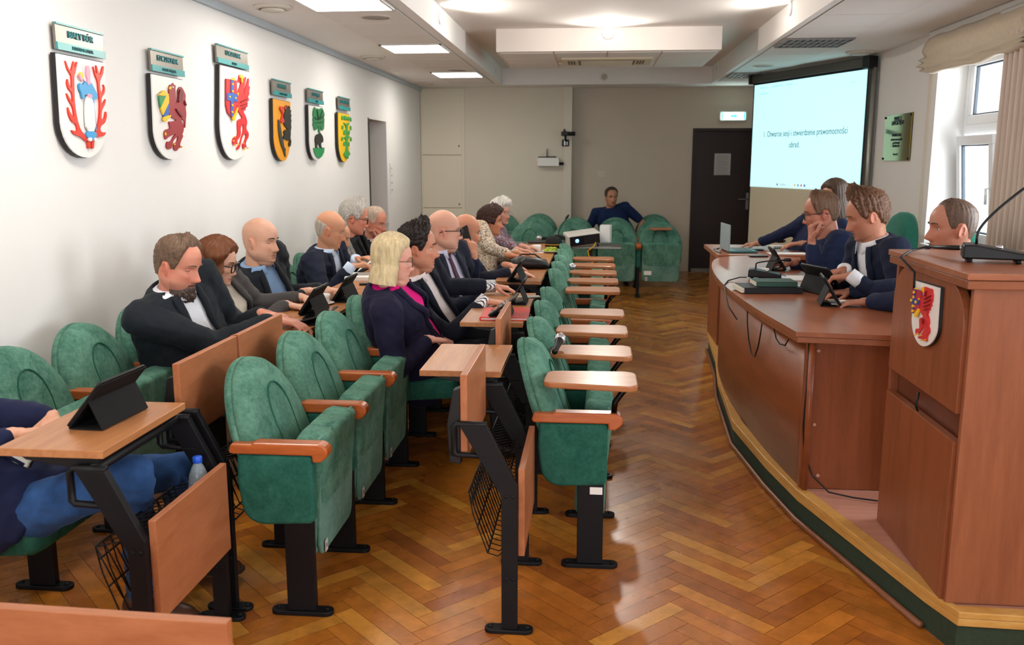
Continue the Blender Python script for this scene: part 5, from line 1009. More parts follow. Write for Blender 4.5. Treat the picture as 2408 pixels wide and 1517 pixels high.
        if lapel:
            q = MB()
            for sd in (-1, 1):
                rings = []; u0 = .0
                for k in np.linspace(.04, 1.0, 22):
                    s = sb + (1.0 - sb) * k; u = wb + (wt - wb) * k; lw = np.interp(k, [0, .45, .8, .83, .9, 1], [.004, .03, .056, .04, .045, .034]); row = []
                    hw_, fr_ = [np.interp(s, [a[0] for a in TS], [a[i] for a in TS]) for i in (1, 2)]
                    hw_ = hw_ * w + .018 + g * .03 * math.exp(-((s - .25) / .3) ** 2); fr_ = fr_ * 1.08 + .018 + g * .09 * math.exp(-((s - .28) / .26) ** 2) + bust * .03 * math.exp(-((s - .68) / .1) ** 2)
                    for j in range(4):
                        uu = u - .004 + lw * j / 3; sn = min(.97, (uu / hw_)) ** (1 / .85); dep = fr_ * math.sqrt(1 - sn * sn) ** .9 - .035 * math.sin(max(0, min(1, s)) * PI) * .9
                        row.append(pr(s, sd * uu, dep + .003 - .0015 * j / 3 + (.012 if 0 < j < 3 else 0) * (1 if .3 < k < .85 else .4)))
                    rings.append(row)
                q.loft(rings, 0, True, False, False)
            q.build('lapels', jmat, root, solid=.004)
        if collar:
            q = MB(); rc = neck * hs + .007; rings = []; up = (HC - N).normalized()
            for a in np.linspace(25, 335, 30):
                dr = fw * math.cos(rad(a)) * 1.12 + l * math.sin(rad(a)); c0 = N - n_ * .012 + fw * .012; wng = max(0, 1 - min(a - 25, 335 - a) / 45) * .02
                rings.append([c0 + dr * (rc + .012) - n_ * (.006 + wng) + fw * wng * .6, c0 + dr * (rc + .008) + up * .014, c0 + dr * (rc + .001) + up * .034])
            q.loft(rings, 0, True, False, False); q.build('shirt_collar', cloth(shirt, .03), root, solid=.003)
        if lapel:
            q = MB(); rc = neck + .03; rings = []
            for a in np.linspace(62, 298, 26):
                dr = fw * math.cos(rad(a)) * 1.05 + l * math.sin(rad(a)) * 1.12; c0 = N - n_ * .014 - fw * .004
                rings.append([c0 + dr * (rc + .03) - n_ * .022, c0 + dr * (rc + .010) + n_ * .012, c0 + dr * (rc - .012) + n_ * .032, c0 + dr * (rc - .02) + n_ * .026])
            q.loft(rings, 0, True, False, False).build('jacket_collar', jmat, root, solid=.006)
    if cuff:
        for C, fa, sd in SL_: MB().tube([C + fa * .0, C + fa * .035, C + fa * .082, C + fa * .083], [.039, .040, .039, .028], 18).build('shirt_cuff', cloth(cuff, .03) if isinstance(cuff, str) else cuff, root)
    # legs
    kn = knees or {}; T = MB(); T.ell((0, 0, 0), (.165 + .03 * g, .19 * w + .02 * g, .12), 20, 12, 0, Matrix.Translation(H - V((0, 0, .02))) @ Matrix.Rotation(rad(face), 4, 'Z'))
    for sd in (-1, 1):
        K = (V(kn['L' if sd > 0 else 'R'][0]) - O) if kn else H + f * .45 + l * sd * .12 + V((0, 0, .0)); A = (V(kn['L' if sd > 0 else 'R'][1]) - O) if kn else K + f * .02 + V((0, 0, .10 - K.z))
        T.chain([H + l * sd * .09, K, A], [.098 + .012 * g, .072, .052]); fd = kn.get('fd', None) if kn else None; fd = V(fd) if fd else f
        q = MB(); rings = []
        for u, wd, ht in ((-.075, .018, .05), (-.06, .032, .085), (-.02, .036, .095), (.04, .04, .075), (.1, .046, .055), (.15, .044, .045), (.185, .03, .035), (.2, .012, .022)):
            ls = V((-fd.y, fd.x, 0)); base = A + fd * u; zz = -A.z + max(0, A.z - .12)
            rings.append([base + ls * wd * math.cos(a) + V((0, 0, zz + .004 + ht * .5 + ht * .5 * math.sin(a))) for a in [2 * PI * k / 14 for k in range(14)]])
        q.loft(rings, 0, True); so = q.build('shoe', mat('leather_' + shoes, shoes, .35), root)
        if knees:
            q = MB(); ls = V((-fd.y, fd.x, 0)); q.loft([[A + fd * u + ls * wd * s_ + V((0, 0, zz + z_)) for s_, z_ in ((-1, .0), (1, .0), (1, .018), (-1, .018))] for u, wd in ((-.08, .03), (0, .04), (.1, .05), (.17, .045), (.205, .02))], 0, False).build('sole', mat('sole', '2a2220', .6), so)
            q = MB()
            for k in range(4): b0 = A + fd * (.05 + .02 * k) + V((0, 0, zz + .082 - .008 * k)); q.tube([b0 - ls * .022, b0 + V((0, 0, .006)), b0 + ls * .022], .003, 6)
            q.build('laces', mat('lace', '6a5648', .7), so)
    tm = remesh(T, .012, 4); ct = co_of(tm); n3 = np.empty(len(ct) * 3, np.float32); tm.vertices.foreach_get('normal', n3); set_co(tm, ct + n3.reshape(-1, 3) * folds(ct, .008, seed + 4)[:, None]); link('trousers', tm, (cloth(trousers, .1) if len(trousers) == 6 else MATS[trousers]), root)
    if glasses:
        gc, gm = glasses[0], mat('frame_' + glasses[0], glasses[0], .3); sz = glasses[1] if len(glasses) > 1 else 1.0; q = MB(); gx = hsurf(p, np.array([0.]), np.array([.004]))[0][0] + .006; rr_ = glasses[2] if len(glasses) > 2 else .0022
        for sd in (-1, 1):
            lo = [(gx - .05 * max(0, abs(y) - .03) , sd * .033 + y * 1.0, z - .004) for y, z in rrect(-.0245 * sz, -.019 * sz, .0245 * sz, .019 * sz, .012 * sz)]; lo = lo + lo[:2]
            q.tube([HM @ V(a) for a in lo], rr_, 6, 0, False)
            q.tube([HM @ V(a) for a in ((gx - .003, sd * (.033 + .0245 * sz), .006), (gx - .02, sd * .071, .006), (-.005, sd * .0785, .002), (-.03, sd * .076, -.012))], rr_ * .9, 6)
        q.tube([HM @ V(a) for a in ((gx, -.010, .002), (gx + .004, 0, .005), (gx, .010, .002))], rr_ * .9, 6); go = q.build('glasses', gm, root)
        if len(glasses) > 3:
            q = MB()
            for sd in (-1, 1): q.prism([(sd * .033 + y, z - .004) for y, z in rrect(-.0245 * sz, -.019 * sz, .0245 * sz, .019 * sz, .012 * sz)], gx - .0012, gx, 'x', 0, HM)
            q.build('lens', glasses[3], go)
    if extra: extra(root, O, HM)
    return root
# ================================================================== who sits where
def hd(c, d, **k): d = V(d).normalized(); r = dict(k); r['w'] = V(c) - d * .085; r['d'] = d; return r
DENIM = mat('denim', '2f5080', .9, spec=.2, var=.3, vs=14, sheen=.2)
TWEED = pattern('grey_check', ['8a8984', '6d6c69', '9b9a94', '7a7975'], 90)
LEOP = pattern('leopard_print', ['0f0d0b', 'ece6da', '15110e', 'c79a68', 'f0ebe0', '120f0c'], 48)
FLORAL = pattern('floral_print', ['1c1b2c', '8f2f3c', '22223a', 'b9a8b4', '1d1c30', '60485e'], 40)
STRIPE = mat('striped_cuff', 'e8e6e4', .8); 
def _stripes(m):
    nt = m.node_tree; N, L = nt.nodes, nt.links; tc = N.new('ShaderNodeTexCoord'); w = N.new('ShaderNodeTexWave'); w.inputs['Scale'].default_value = 38; w.bands_direction = 'Y'; L.new(tc.outputs['Object'], w.inputs[0]); mx = N.new('ShaderNodeMix'); mx.data_type = 'RGBA'; mx.inputs[6].default_value = (*lin('3a3f55'), 1); mx.inputs[7].default_value = (*lin('ebe8e4'), 1)
    r = N.new('ShaderNodeMapRange'); r.inputs[1].default_value = .25; r.inputs[2].default_value = .4; L.new(w.outputs[1], r.inputs[0]); L.new(r.outputs[0], mx.inputs[0]); L.new(mx.outputs[2], N['Principled BSDF'].inputs[0])
_stripes(STRIPE)
HX, HX2 = -2.03, -.975
PINKSK, TAN, RUD, PALE = 'd2987c', 'c98f6e', 'cf8a72', 'd9a68c'
# person in jeans, cut by the left edge
person('person in navy blazer, pale striped shirt and blue jeans, cut off by the picture edge', (-1.93, 2.70, .48), 4, (-2.27, 2.50, 1.04), 10, 14, jacket='1a2140', shirt='d8d6ce', trousers='denim', shoes='4a2c20', hair=('short', '4a3828', {}), g=.35, opening=(.055, .07, .1),
    hands={'R': hd(at(98, 1016, y=2.58), (.6, .75, -.1), curl=.8), 'L': hd(at(122, 1004, y=2.68), (.5, -.8, -.1), curl=.8)},
    knees={'R': (at(310, 1120, y=2.62), V((-1.60, 2.86, .1))), 'L': (at(418, 1108, y=3.02), V((-1.55, 3.16, .16))), 'fd': (1, -.05, 0)}, seed=2, jlo=-.08)
# bearded man
hB = at(418, 622, x=-2.0)
person('bearded man in a dark blue-black jacket and white shirt, looking down beside the folded-up desks', (HX, 4.32, .50), -14, hB, -6, 17, hs=1.12, head_p={'fat': .7, 'jaw': 1.12, 'nose': 1.15, 'stubble': 1.2}, skin=RUD, hair=('short', '6a5240', {'thick': .008, 'top': .014}), beard=('4c3b34', .013), jacket='1d2228', shirt='e9ebf0', opening=(.06, .06, .15), g=.85, w=1.2, hunch=.025, blush=.9, neck=.062,
    hands={'R': hd(at(684, 758, y=4.22), (.9, -.05, -.12), curl=.35, pole=V((-.15, -.25, -1))), 'L': hd((-1.58, 4.32, .845), (.9, -.2, -.1), curl=.4)}, seed=3, eyes=-.5)
# woman with wavy hair
hW = at(512, 618, x=-2.0)
person('woman with long wavy auburn hair, big tortoiseshell glasses and grey-brown blazer', (HX, 4.88, .50), 0, hW, 4, 14, hs=.96, head_p={'nose': .9, 'jaw': .94}, skin=PALE, hair=('long', '6e3f22', {'hem': -.20, 'thf': 66, 'thick': .026, 'wave': 1.2, 'flare': .05}), jacket='4d4a4a', shirt='d9d0c0', opening=(.055, .07, .1), g=.15, w=.9, glasses=('1d1512', 1.25, .0036), lip='b4605c', blush=.4, neck=.048, brow='4a2c1a', bust=1,
    hands={'R': hd(at(706, 722, y=4.78), (.85, -.15, -.1), curl=.55, point=True), 'L': hd((-1.58, 4.90, .845), (.9, -.1, -.1), curl=.5)}, seed=4, eyes=-.5)
# bald man, blue shirt
hC = at(612, 566, x=-2.0)
person('bald man in a dark grey suit over a light blue shirt, eyes lowered', (HX, 5.44, .50), -14, hC, -10, 6, hs=1.10, head_p={'fat': .75, 'jaw': 1.08, 'stubble': .35}, skin=PALE, hair=None, brow='2c211c', jacket='23272d', shirt='8fb2dc', opening=(.055, .12, -.1), g=.8, w=1.1, blush=.5, neck=.064,
    hands={'R': hd(at(752, 680, y=5.12), (.8, .1, .15), curl=.7, pole=V((-.2, -.6, -.8))), 'L': hd(at(790, 684, y=5.55), (.85, -.1, -.1), curl=.5)}, seed=5, eyes=-.6)
# balding man with a grey fringe, reading
hD = at(776, 540, x=-1.93)
person('balding man with a grey fringe and rimless glasses in a navy suit, reading a sheet', (HX, 6.5, .50), -8, hD, 14, 16, hs=1.10, head_p={'fat': .5, 'jaw': 1.06}, skin=TAN, hair=('short', 'b0a294', {'line': HORSE, 'upper': [(0, .0), (84, .0), (100, .035), (130, .05), (180, .055)], 'thick': .006, 'top': 0}), brow='8b8078', jacket='1b2031', shirt='c9daf0', opening=(.06, .08, .0), g=.5, w=1.05, glasses=('9a8c80', .9, .0013), blush=.7,
    hands={'R': hd(at(852, 622, y=6.15), (.8, .3, .15), curl=.7), 'L': hd(at(858, 606, y=6.5), (.8, -.3, .2), curl=.7)}, cuff='c9daf0', seed=6, eyes=-.5)
# person in grey checked jacket, mostly hidden
hE = at(792, 556, x=-1.95)
person('person in a grey checked jacket, face hidden behind the balding man with the grey fringe', (HX, 7.0, .50), 0, hE, 4, 18, hs=1.0, skin=TAN, hair=('short', '8c847c', {'thick': .008, 'top': .004}), shirt='dfe3ee', opening=(.045, .05, .2), jpat=TWEED, g=.5, hands={'R': hd(at(850, 690, y=6.75), (.8, .2, -.1), curl=.6), 'L': hd((-1.58, 7.00, .845), (.9, 0, -.1))}, seed=7, eyes=-.5)
# grey-haired man in black
hF = at(832, 512, x=-1.93)
person('man with thick silver hair and black-framed glasses in a black jacket, head turned away', (HX, 7.5, .50), 6, hF, 16, 14, hs=1.10, head_p={'fat': .2}, skin=RUD, hair=('short', 'b5b0a6', {'thick': .016, 'top': .02, 'rough': .5}), jacket='17181c', shirt='26262c', opening=(.04, .03, .4), g=.4, w=1.05, glasses=('16161a', 1.0, .0026), blush=.8, hands={'R': hd(at(880, 612, y=7.2), (.8, .1, .1), curl=.7), 'L': hd((-1.58, 7.50, .845), (.9, 0, -.1))}, seed=8, eyes=-.5)
# man with his hand at his mouth
hG = at(880, 522, x=-1.98)
person('man with thinning sandy-white hair and glasses, hand held to his mouth', (HX, 8.12, .50), -8, hG, -12, 14, hs=1.12, head_p={'fat': .1}, skin=RUD, hair=('short', 'c3ab98', {'thick': .006, 'top': .004}), jacket='23252e', shirt='cfb9b4', opening=(.05, .05, .1), tie='7a2f34', g=.3, glasses=('8d8078', .9, .0016), blush=.9, vox=.005,
    hands={'R': hd(at(893, 552, y=7.9), (-.1, .1, 1), n=V((-.9, 0, .1)), curl=1.2), 'L': hd((-1.6, 8.3, .84), (.9, 0, -.1))}, seed=9, eyes=-.5)
# ---- middle row
hH = at(925, 612, x=-1.04)
person('blonde woman with a chin-length bob and round glasses in a navy blazer over bright pink', (HX2, 4.81, .50), 4, hH, 12, 6, hs=1.0, head_p={'nose': .85, 'jaw': .95, 'fat': .4}, skin='dca28e', hair=('long', 'c8b48c', {'hem': -.120, 'thf': 80, 'thick': .019, 'wave': .10, 'flare': .008, 'front': .085}), jacket='1a1830', shirt='e0177e', opening=(.065, .05, .25), collar=False, g=.55, w=.98, glasses=('5a3f3a', 1.0, .002), lip='b0605e', blush=.6, neck=.05, brow='8a6f4a', bust=1.4,
    hands={'R': hd(at(1040, 800, y=4.62), (.75, .6, -.15), curl=.8), 'L': hd(at(1052, 806, y=4.78), (.6, -.7, -.1), curl=.8)}, seed=10, eyes=.5)
hI = at(982, 582, x=-1.0)
person('dark-haired man with a white-striped cuff in a navy suit, hand on the red folder', (HX2, 5.36, .50), -10, hI, 10, 3, hs=1.08, head_p={'fat': .45, 'jaw': 1.08, 'nose': 1.1}, skin='c98b70', hair=('short', '231a17', {'thick': .014, 'top': .024, 'rough': .5}), jacket='191c28', shirt='e6d9d6', opening=(.05, .06, .05), g=.55, w=1.08, blush=.7, neck=.066, cuff=STRIPE,
    hands={'R': hd(at(1172, 712, y=5.0), (.95, -.05, -.1), curl=.35, pole=V((-.3, -.3, -1))), 'L': hd((-.55, 5.5, .84), (.9, 0, -.1))}, seed=11, eyes=.5)
hJ = at(1044, 542, x=-1.0)
person('large bald man with black-rimmed glasses in a slate suit, lilac shirt and striped maroon tie', (HX2, 5.98, .50), -26, hJ, 12, 4, hs=1.10, head_p={'fat': 1.0, 'jaw': 1.14, 'nose': 1.05}, skin='dba48c', hair=None, brow='8d7a6c', jacket='242836', shirt='d2cfe4', opening=(.06, .12, -.15), tie='4a2236', g=1.0, w=1.15, glasses=('17171d', 1.05, .003), blush=.7, neck=.066,
    hands={'R': hd(at(1178, 690, y=5.72), (.9, .1, -.15), curl=.5, pole=V((-.5, -.1, -1))), 'L': hd(at(1232, 643, y=6.35), (.92, -.05, -.1), curl=.3)}, seed=12, eyes=.5)
def phone_extra(root, O, HM): pass
hK = at(1096, 545, x=-.95)
person('bald man in a navy suit holding a black phone to his ear', (HX2, 6.55, .50), 0, hK, 22, 12, hs=1.05, head_p={'fat': .2}, skin='c98a6c', hair=None, brow='4a3528', jacket='1b2136', shirt='d3dcec', opening=(.05, .05, .1), g=.35, blush=.6,
    hands={'R': hd(at(1112, 578, y=6.28), (-.15, .35, 1), n=V((-.6, .75, .1)), curl=.75, pole=V((.6, -.6, -.6))), 'L': hd((-.56, 6.60, .845), (.9, 0, -.1))}, seed=13, eyes=.5)
hL = at(1153, 522, x=-.92)
person('woman with short dark brown hair in a black, white and tan leopard-print blouse', (HX2, 7.5, .50), -5, hL, 4, 2, hs=1.0, head_p={'nose': 1.05, 'jaw': .92}, skin='c08060', hair=('short', '3a1f18', {'thick': .024, 'top': .022, 'line': [(0, .066), (40, .062), (60, .03), (72, -.02), (90, -.01), (102, -.03), (125, -.08), (180, -.092)], 'rough': .3}), jpat=LEOP, opening=None, lapel=False, g=.25, w=.92, lip='a05048', neck=.047, bust=1.0, vox=.005,
    hands={'R': hd(at(1222, 603, y=7.3), (.9, .1, -.1), curl=.4), 'L': hd((-.56, 7.50, .845), (.9, 0, -.1))}, trousers='16161a', seed=14, eyes=.5)
hM = at(1177, 500, x=-.93)
person('white-haired woman in glasses and a dark floral blouse behind the leopard-print blouse', (HX2, 8.08, .50), -15, hM, -32, 2, hs=1.0, head_p={'nose': .95, 'jaw': .92}, skin='d29c86', hair=('short', 'd8d4cc', {'thick': .022, 'top': .02, 'line': [(0, .06), (40, .058), (60, .03), (72, -.03), (90, -.03), (125, -.08), (180, -.092)], 'rough': .35}), jpat=FLORAL, opening=None, lapel=False, g=.2, w=.9, lip='a85a52', glasses=('a89a90', 1.0, .0016), neck=.047, bust=.8, vox=.005, brow='a09890',
    hands={'R': hd(at(1240, 590, y=7.9), (.9, .1, -.1)), 'L': hd((-.56, 8.10, .845), (.9, 0, -.1))}, seed=15, eyes=.5)
# man at the back
hN = at(1437, 464, y=12.28)
person('man in a dark blue polo shirt sitting alone in the back rows', (.32, 12.42, .50), -90, hN, -72, 2, hs=1.04, head_p={'fat': .1}, skin='b47f62', hair=('short', '3a2c26', {'thick': .008, 'top': .008}), jacket='16264a', opening=None, lapel=False, sleeves=.75, g=.4, w=1.05, vox=.006,
    hands={'R': hd((-.02, 12.05, .66), (.2, -.9, -.2)), 'L': hd((.60, 12.02, .66), (.1, -.9, -.3), curl=.3, pole=V((.9, .6, -.5)))}, seed=16, eyes=.5)
# ---- the presidium (on the platform)
ZP = .15
hO = at(1932, 500, x=1.50)
person('man in glasses and dark blue shirt leaning his chin on his fist at the presidium', (1.78, 6.1, .66), 182, hO, 172, 12, hs=1.12, z0=ZP, head_p={'fat': .5, 'jaw': 1.08}, skin='bb7c66', hair=('short', '70533f', {'thick': .009, 'top': .010}), jacket='1f2947', opening=None, lapel=False, g=.6, w=1.08, glasses=('16161c', 1.0, .0028), blush=.9, neck=.066,
    hands={'L': hd(at(1908, 540, y=5.88), (-.05, .15, 1), n=V((.9, .1, .2)), curl=1.25, pole=V((-.55, -.2, -.8))), 'R': hd((1.28, 6.28, .92), (-.9, 0, -.1), curl=.4)}, seed=17, eyes=-.5)
hP_ = at(1966, 470, x=1.62)
person('person with long brown hair mostly hidden behind the man in glasses, at the laptop table', (1.66, 7.8, .66), 200, (at(1962, 462, y=7.5)), 205, 10, hs=1.0, z0=ZP, skin='c08a70', hair=('long', '4a3628', {'hem': -.2, 'thf': 68, 'thick': .018, 'wave': .1, 'flare': .02}), jacket='1c2440', opening=None, lapel=False, g=.1, w=.9, neck=.048, vox=.006,
    hands={'L': hd(at(1862, 573, y=7.5), (-.95, .1, -.05), curl=.4), 'R': hd((1.3, 7.75, .92), (-.9, 0, -.1))}, seed=18)
hQ = at(2040, 506, x=1.52)
person('man with spiky brown hair in a navy suit and open white shirt', (1.76, 5.2, .66), 192, hQ, 172, 20, hs=1.12, z0=ZP, head_p={'fat': .15, 'stubble': .4, 'nose': 1.1}, skin='bd8066', hair=('short', '6a4a36', {'thick': .012, 'top': .026, 'rough': .6}), jacket='1d2438', shirt='eceef2', opening=(.065, .07, .0), g=.3, w=1.05, blush=.7, neck=.062, cuff='eceef2',
    hands={'L': hd(at(1968, 652, y=4.98), (-.75, .45, -.1), curl=.9), 'R': hd(at(1960, 642, y=5.15), (-.7, -.45, -.1), curl=.9)}, seed=19, eyes=-.6)
hR = at(2240, 535, x=1.66)
person('man with close-cropped brown hair at the presidium, only his head and hands past the lectern', (1.8, 4.42, .66), 186, hR, 178, 4, hs=1.06, z0=ZP, head_p={'fat': .05, 'stubble': .3, 'nose': 1.1}, skin='bb8068', hair=('short', '5a4436', {'thick': .004, 'top': .004, 'rough': .25}), jacket='1f2740', shirt='1f2740', opening=(.05, .04, .3), collar=False, g=.2, w=1.0, blush=.7,
    hands={'L': hd(at(2000, 712, z=.905), (-.95, .1, -.08), curl=.35), 'R': hd(at(1968, 688, z=.91), (-.95, -.1, -.05), curl=.4)}, seed=20, eyes=.5)
# ================================================================== things lying on the desks
ZD = .80
def tablet(p, rz, lab, tilt=56, w=.245, h=.172, stand=True, nm='tablet'):
    t = thing(nm, lab, 'tablet', p, rz, 'tablets in black folding covers'); a = rad(tilt); T = Matrix.Translation((-.055, 0, .004)) @ Matrix.Rotation(-a, 4, 'Y')
    MB().prism(rrect(0, -w / 2, h, w / 2, .012), 0, .008, 'z', 0, T).build('tablet_body', BLACKP, t, bevel=.002)
    MB().prism(rrect(.008, -w / 2 + .008, h - .008, w / 2 - .008, .006), .008, .0088, 'z', 0, T).build('screen', SCREENB, t)
    if stand:
        m = T @ V((h * .62, 0, -.002)); f = (m.x + m.z * .42, .003); q = MB()
        for a_, b_ in (((m.x, m.z), f), (f, (-.05, .003)), (((T @ V((.004, 0, -.003))).x, (T @ V((.004, 0, -.003))).z), ((T @ V((h - .004, 0, -.003))).x, (T @ V((h - .004, 0, -.003))).z))):
            A, B = V((a_[0], 0, a_[1])), V((b_[0], 0, b_[1])); n = (B - A).cross(V((0, 1, 0))).normalized() * .0018
            q.loft([[A + n + V((0, y, 0)), B + n + V((0, y, 0)), B - n + V((0, y, 0)), A - n + V((0, y, 0))] for y in (-w / 2, w / 2)], 0, False)
        q.build('folding_cover', BLKF, t)
    return t
def on(px, py, z=ZD, dz=.001): p = at(px, py, z=z); p.z += dz; return p
p = at(262, 985, z=ZD); tablet((p.x - .01, p.y, ZD + .001), rad(-3), 'black tablet propped on the nearest desk, in front of the person in jeans', 50, .26, .19)
p = at(745, 750, z=ZD + .02); t = tablet((p.x - .02, p.y, ZD + .012), rad(4), 'black tablet tilted low near the bearded man\'s fingers', 16, .24, .17, False); 
MB().box((-.05, -.08, -.012), (.09, .08, .0)).build('folding_cover', BLKF, t)
p = at(742, 735, z=ZD); tablet((p.x + .0, p.y, ZD + .001), rad(0), 'black tablet under the fingertip of the woman with wavy auburn hair', 56)
p = at(815, 705, z=ZD); tablet((p.x, p.y, ZD + .001), rad(0), 'black tablet beside the white cup, in front of the bald man in a blue shirt', 56)
p = at(1222, 712, z=ZD); tablet((p.x, p.y, ZD + .001), rad(0), 'black tablet standing behind the red folder, edge-on', 56, .2)
p = at(1178, 748, z=ZD); tablet((p.x, p.y, ZD + .02), rad(0), 'black tablet lying propped on the red folder', 34, .2)
p = at(1218, 660, z=ZD); tablet((p.x, p.y, ZD + .001), rad(-4), 'black tablet at the hand of the large bald man with a tie', 56)
def cup(p, lab, saucer=True):
    t = thing('cup', lab, 'cup', p, rad(200)); CER = mat('white_china', 'ebe8e2', .25)
    MB().lathe([(.022, 0), (.024, .003), (.036, .012), (.041, .035), (.042, .055), (.039, .055), (.037, .035), (.03, .01), (.002, .008)], n=26).build('bowl', CER, t)
    MB().tube([(.040, 0, .046), (.06, 0, .046), (.064, 0, .03), (.055, 0, .016), (.038, 0, .015)], .0045, 8).build('handle', CER, t)
    if saucer: tag(MB().lathe([(.03, 0), (.062, .008), (.066, .011), (.06, .012), (.03, .005), (.002, .005)], V(p) - V((0, 0, .0055)), 26).build('saucer', CER), 'white saucer under the %s' % lab.split(',')[0], 'saucer')
cup(on(760, 716, dz=.007), 'white coffee cup in front of the bald man\'s hand, on the wall row')
cup(on(1262, 592, dz=.007), 'white coffee cup by the plate of grapes, far end of the middle row')
ZP_ = .15 + .7335
cup(on(1792, 652, ZP_), 'white cup standing behind the microphone base on the presidium desk', False)
def sheet(p, w, d, rz, lab, n=1, m=None, nm='paper', cat='paper', h=.0012):
    return tag(MB().box((-w / 2, -d / 2, 0), (w / 2, d / 2, h * n)).build(nm, m or PAPER, None, p, (0, 0, rz)), lab, cat)
sheet(on(853, 655), .21, .28, .1, 'stack of white papers by the hands of the balding man with the grey fringe', 22, nm='paper_stack')
t = sheet(V(at(862, 622, y=6.3)), .15, .2, .1, 'white sheet held up by the balding man in rimless glasses'); t.rotation_euler = (0, rad(-35), rad(10))
sheet(on(1252, 592, dz=0), .21, .24, .05, 'white paper under the far coffee cup and grapes', 4)
tag(MB().box((-.07, -.035, 0), (.07, .035, .008)).build('phone', mat('grey_phone', 'a9a9a6', .3), None, on(1243, 700), (0, 0, .2), bevel=.003), 'pale grey phone lying beside the tablets in the middle row', 'phone')
tag(MB().box((-.06, -.025, 0), (.06, .025, .012)).build('phone', BLACKP, None, on(866, 670), (0, 0, .3), bevel=.003), 'black phone near the papers, at the blonde woman\'s hair edge', 'phone')
# red folder
p = on(1188, 742); t = thing('red_folder', 'bright red plastic folder lying under the tablet on the middle row desk', 'folder', (p.x, p.y, ZD + .001), rad(2)); RF = mat('red_plastic', 'd8261f', .35)
MB().box((-.12, -.16, 0), (.13, .16, .003)).build('back_cover', RF, t); MB().box((-.118, -.155, .003), (.125, .155, .012)).build('sheets', PAPER, t)
MB().prism([(-.122, 0), (-.126, .008), (-.12, .017), (.0, .0165), (.13, .0145), (.13, .0125), (-.116, .0125), (-.118, 0)], -.16, .16, 'y').build('front_cover', RF, t)
# water bottle in the basket of the nearest desk
p = at(464, 1078, y=2.80); PET = mat('clear_plastic', 'c9dbe4', .06, alpha=.3, spec=.8)
t = thing('water_bottle', 'clear plastic water bottle with a blue cap standing in the nearest desk\'s wire basket', 'bottle', (p.x, p.y, p.z - .20))
MB().lathe([(.03, 0), (.034, .006), (.034, .04), (.0325, .05), (.034, .06), (.034, .12), (.030, .145), (.020, .17), (.0135, .182), (.0135, .19)], n=28, caps=True).build('body', PET, t)
MB().lathe([(.0335, .003), (.0335, .075), (.002, .076)], n=24).build('water', mat('water', 'dcebf2', .02, trans=1.0, ior=1.2), t) if False else None
MB().lathe([(.0345, .062), (.0348, .065), (.0348, .105), (.0345, .108)], n=28, caps=False).build('label_band', mat('bottle_label', '8ea3c4', .5, var=.3, vs=60), t)
MB().lathe([(.0155, .186), (.016, .188), (.016, .204), (.014, .207), (.001, .207)], n=24).build('cap', mat('blue_cap', '1b52c8', .35), t)
# hand-held microphones on the tablets of the aisle seats
def handmic(p, d, lab):
    R = V(d).normalized().to_track_quat('Z', 'Y').to_matrix().to_4x4(); t = thing('microphone', lab, 'microphone', p)
    MB().lathe([(.0125, 0), (.0135, .004), (.0135, .05), (.017, .11), (.019, .118), (.019, .126)], n=20, T=R).build('handle', BLACKP, t)
    MB().lathe([(.021, .124), (.025, .136), (.0255, .15), (.022, .166), (.012, .176), (.002, .178)], n=22, T=R).build('mesh_head', mat('mic_mesh', 'b9bcc0', .35, .8, var=.2, vs=300), t)
    MB().lathe([(.0262, .143), (.0265, .147), (.0262, .151)], n=22, T=R).build('ring', CHROME, t)
handmic(at(1304, 828, z=.80), (.13, 1, .22), 'black handheld microphone with a silver head standing at the second aisle tablet')
p = at(1343, 630, z=.83); p.y += .12; handmic(p, (.05, -.9, .08), 'black handheld microphone on the seventh aisle tablet, head toward the camera')
p = V((-.42, 9.26, .826)); handmic(p, (-1, -.1, .05), 'handheld microphone lying by the projector, head toward the white-haired woman')
# phone at the ear, wristwatch etc.
p = at(1097, 556, y=6.33); t = tag(MB().prism(rrect(-.036, -.075, .036, .075, .01), -.0045, .0045, 'y').build('phone', BLACKP, None, p, (rad(-4), rad(-24), rad(-38)), bevel=.002), 'black phone held to the ear of the bald man in navy', 'phone')
MB().prism(rrect(-.028, .03, -.006, .066, .009), -.0062, -.0045, 'y').build('camera_bump', mat('phone_lens', '33363c', .2), t)
# handbag
p = on(1245, 632); t = thing('handbag', 'black leather handbag lying on the middle row beside the leopard-print blouse', 'bag', (p.x, p.y, ZD), rad(5))
rings = []
for x, sy, sz in ((-.15, .03, .02), (-.145, .06, .04), (-.08, .07, .055), (.04, .07, .05), (.13, .06, .04), (.15, .03, .02)): rings.append([(x, sy * math.cos(a), .045 * sz / .05 + sz * .9 * math.sin(a)) for a in [2 * PI * k / 18 for k in range(18)]])
MB().loft(rings, 0, True).build('pouch', mat('black_leather', '18181a', .45), t); MB().tube([(-.12, 0, .07), (-.06, .02, .11), (.04, .02, .11), (.1, 0, .07)], .006, 8).build('strap', BLACKP, t)
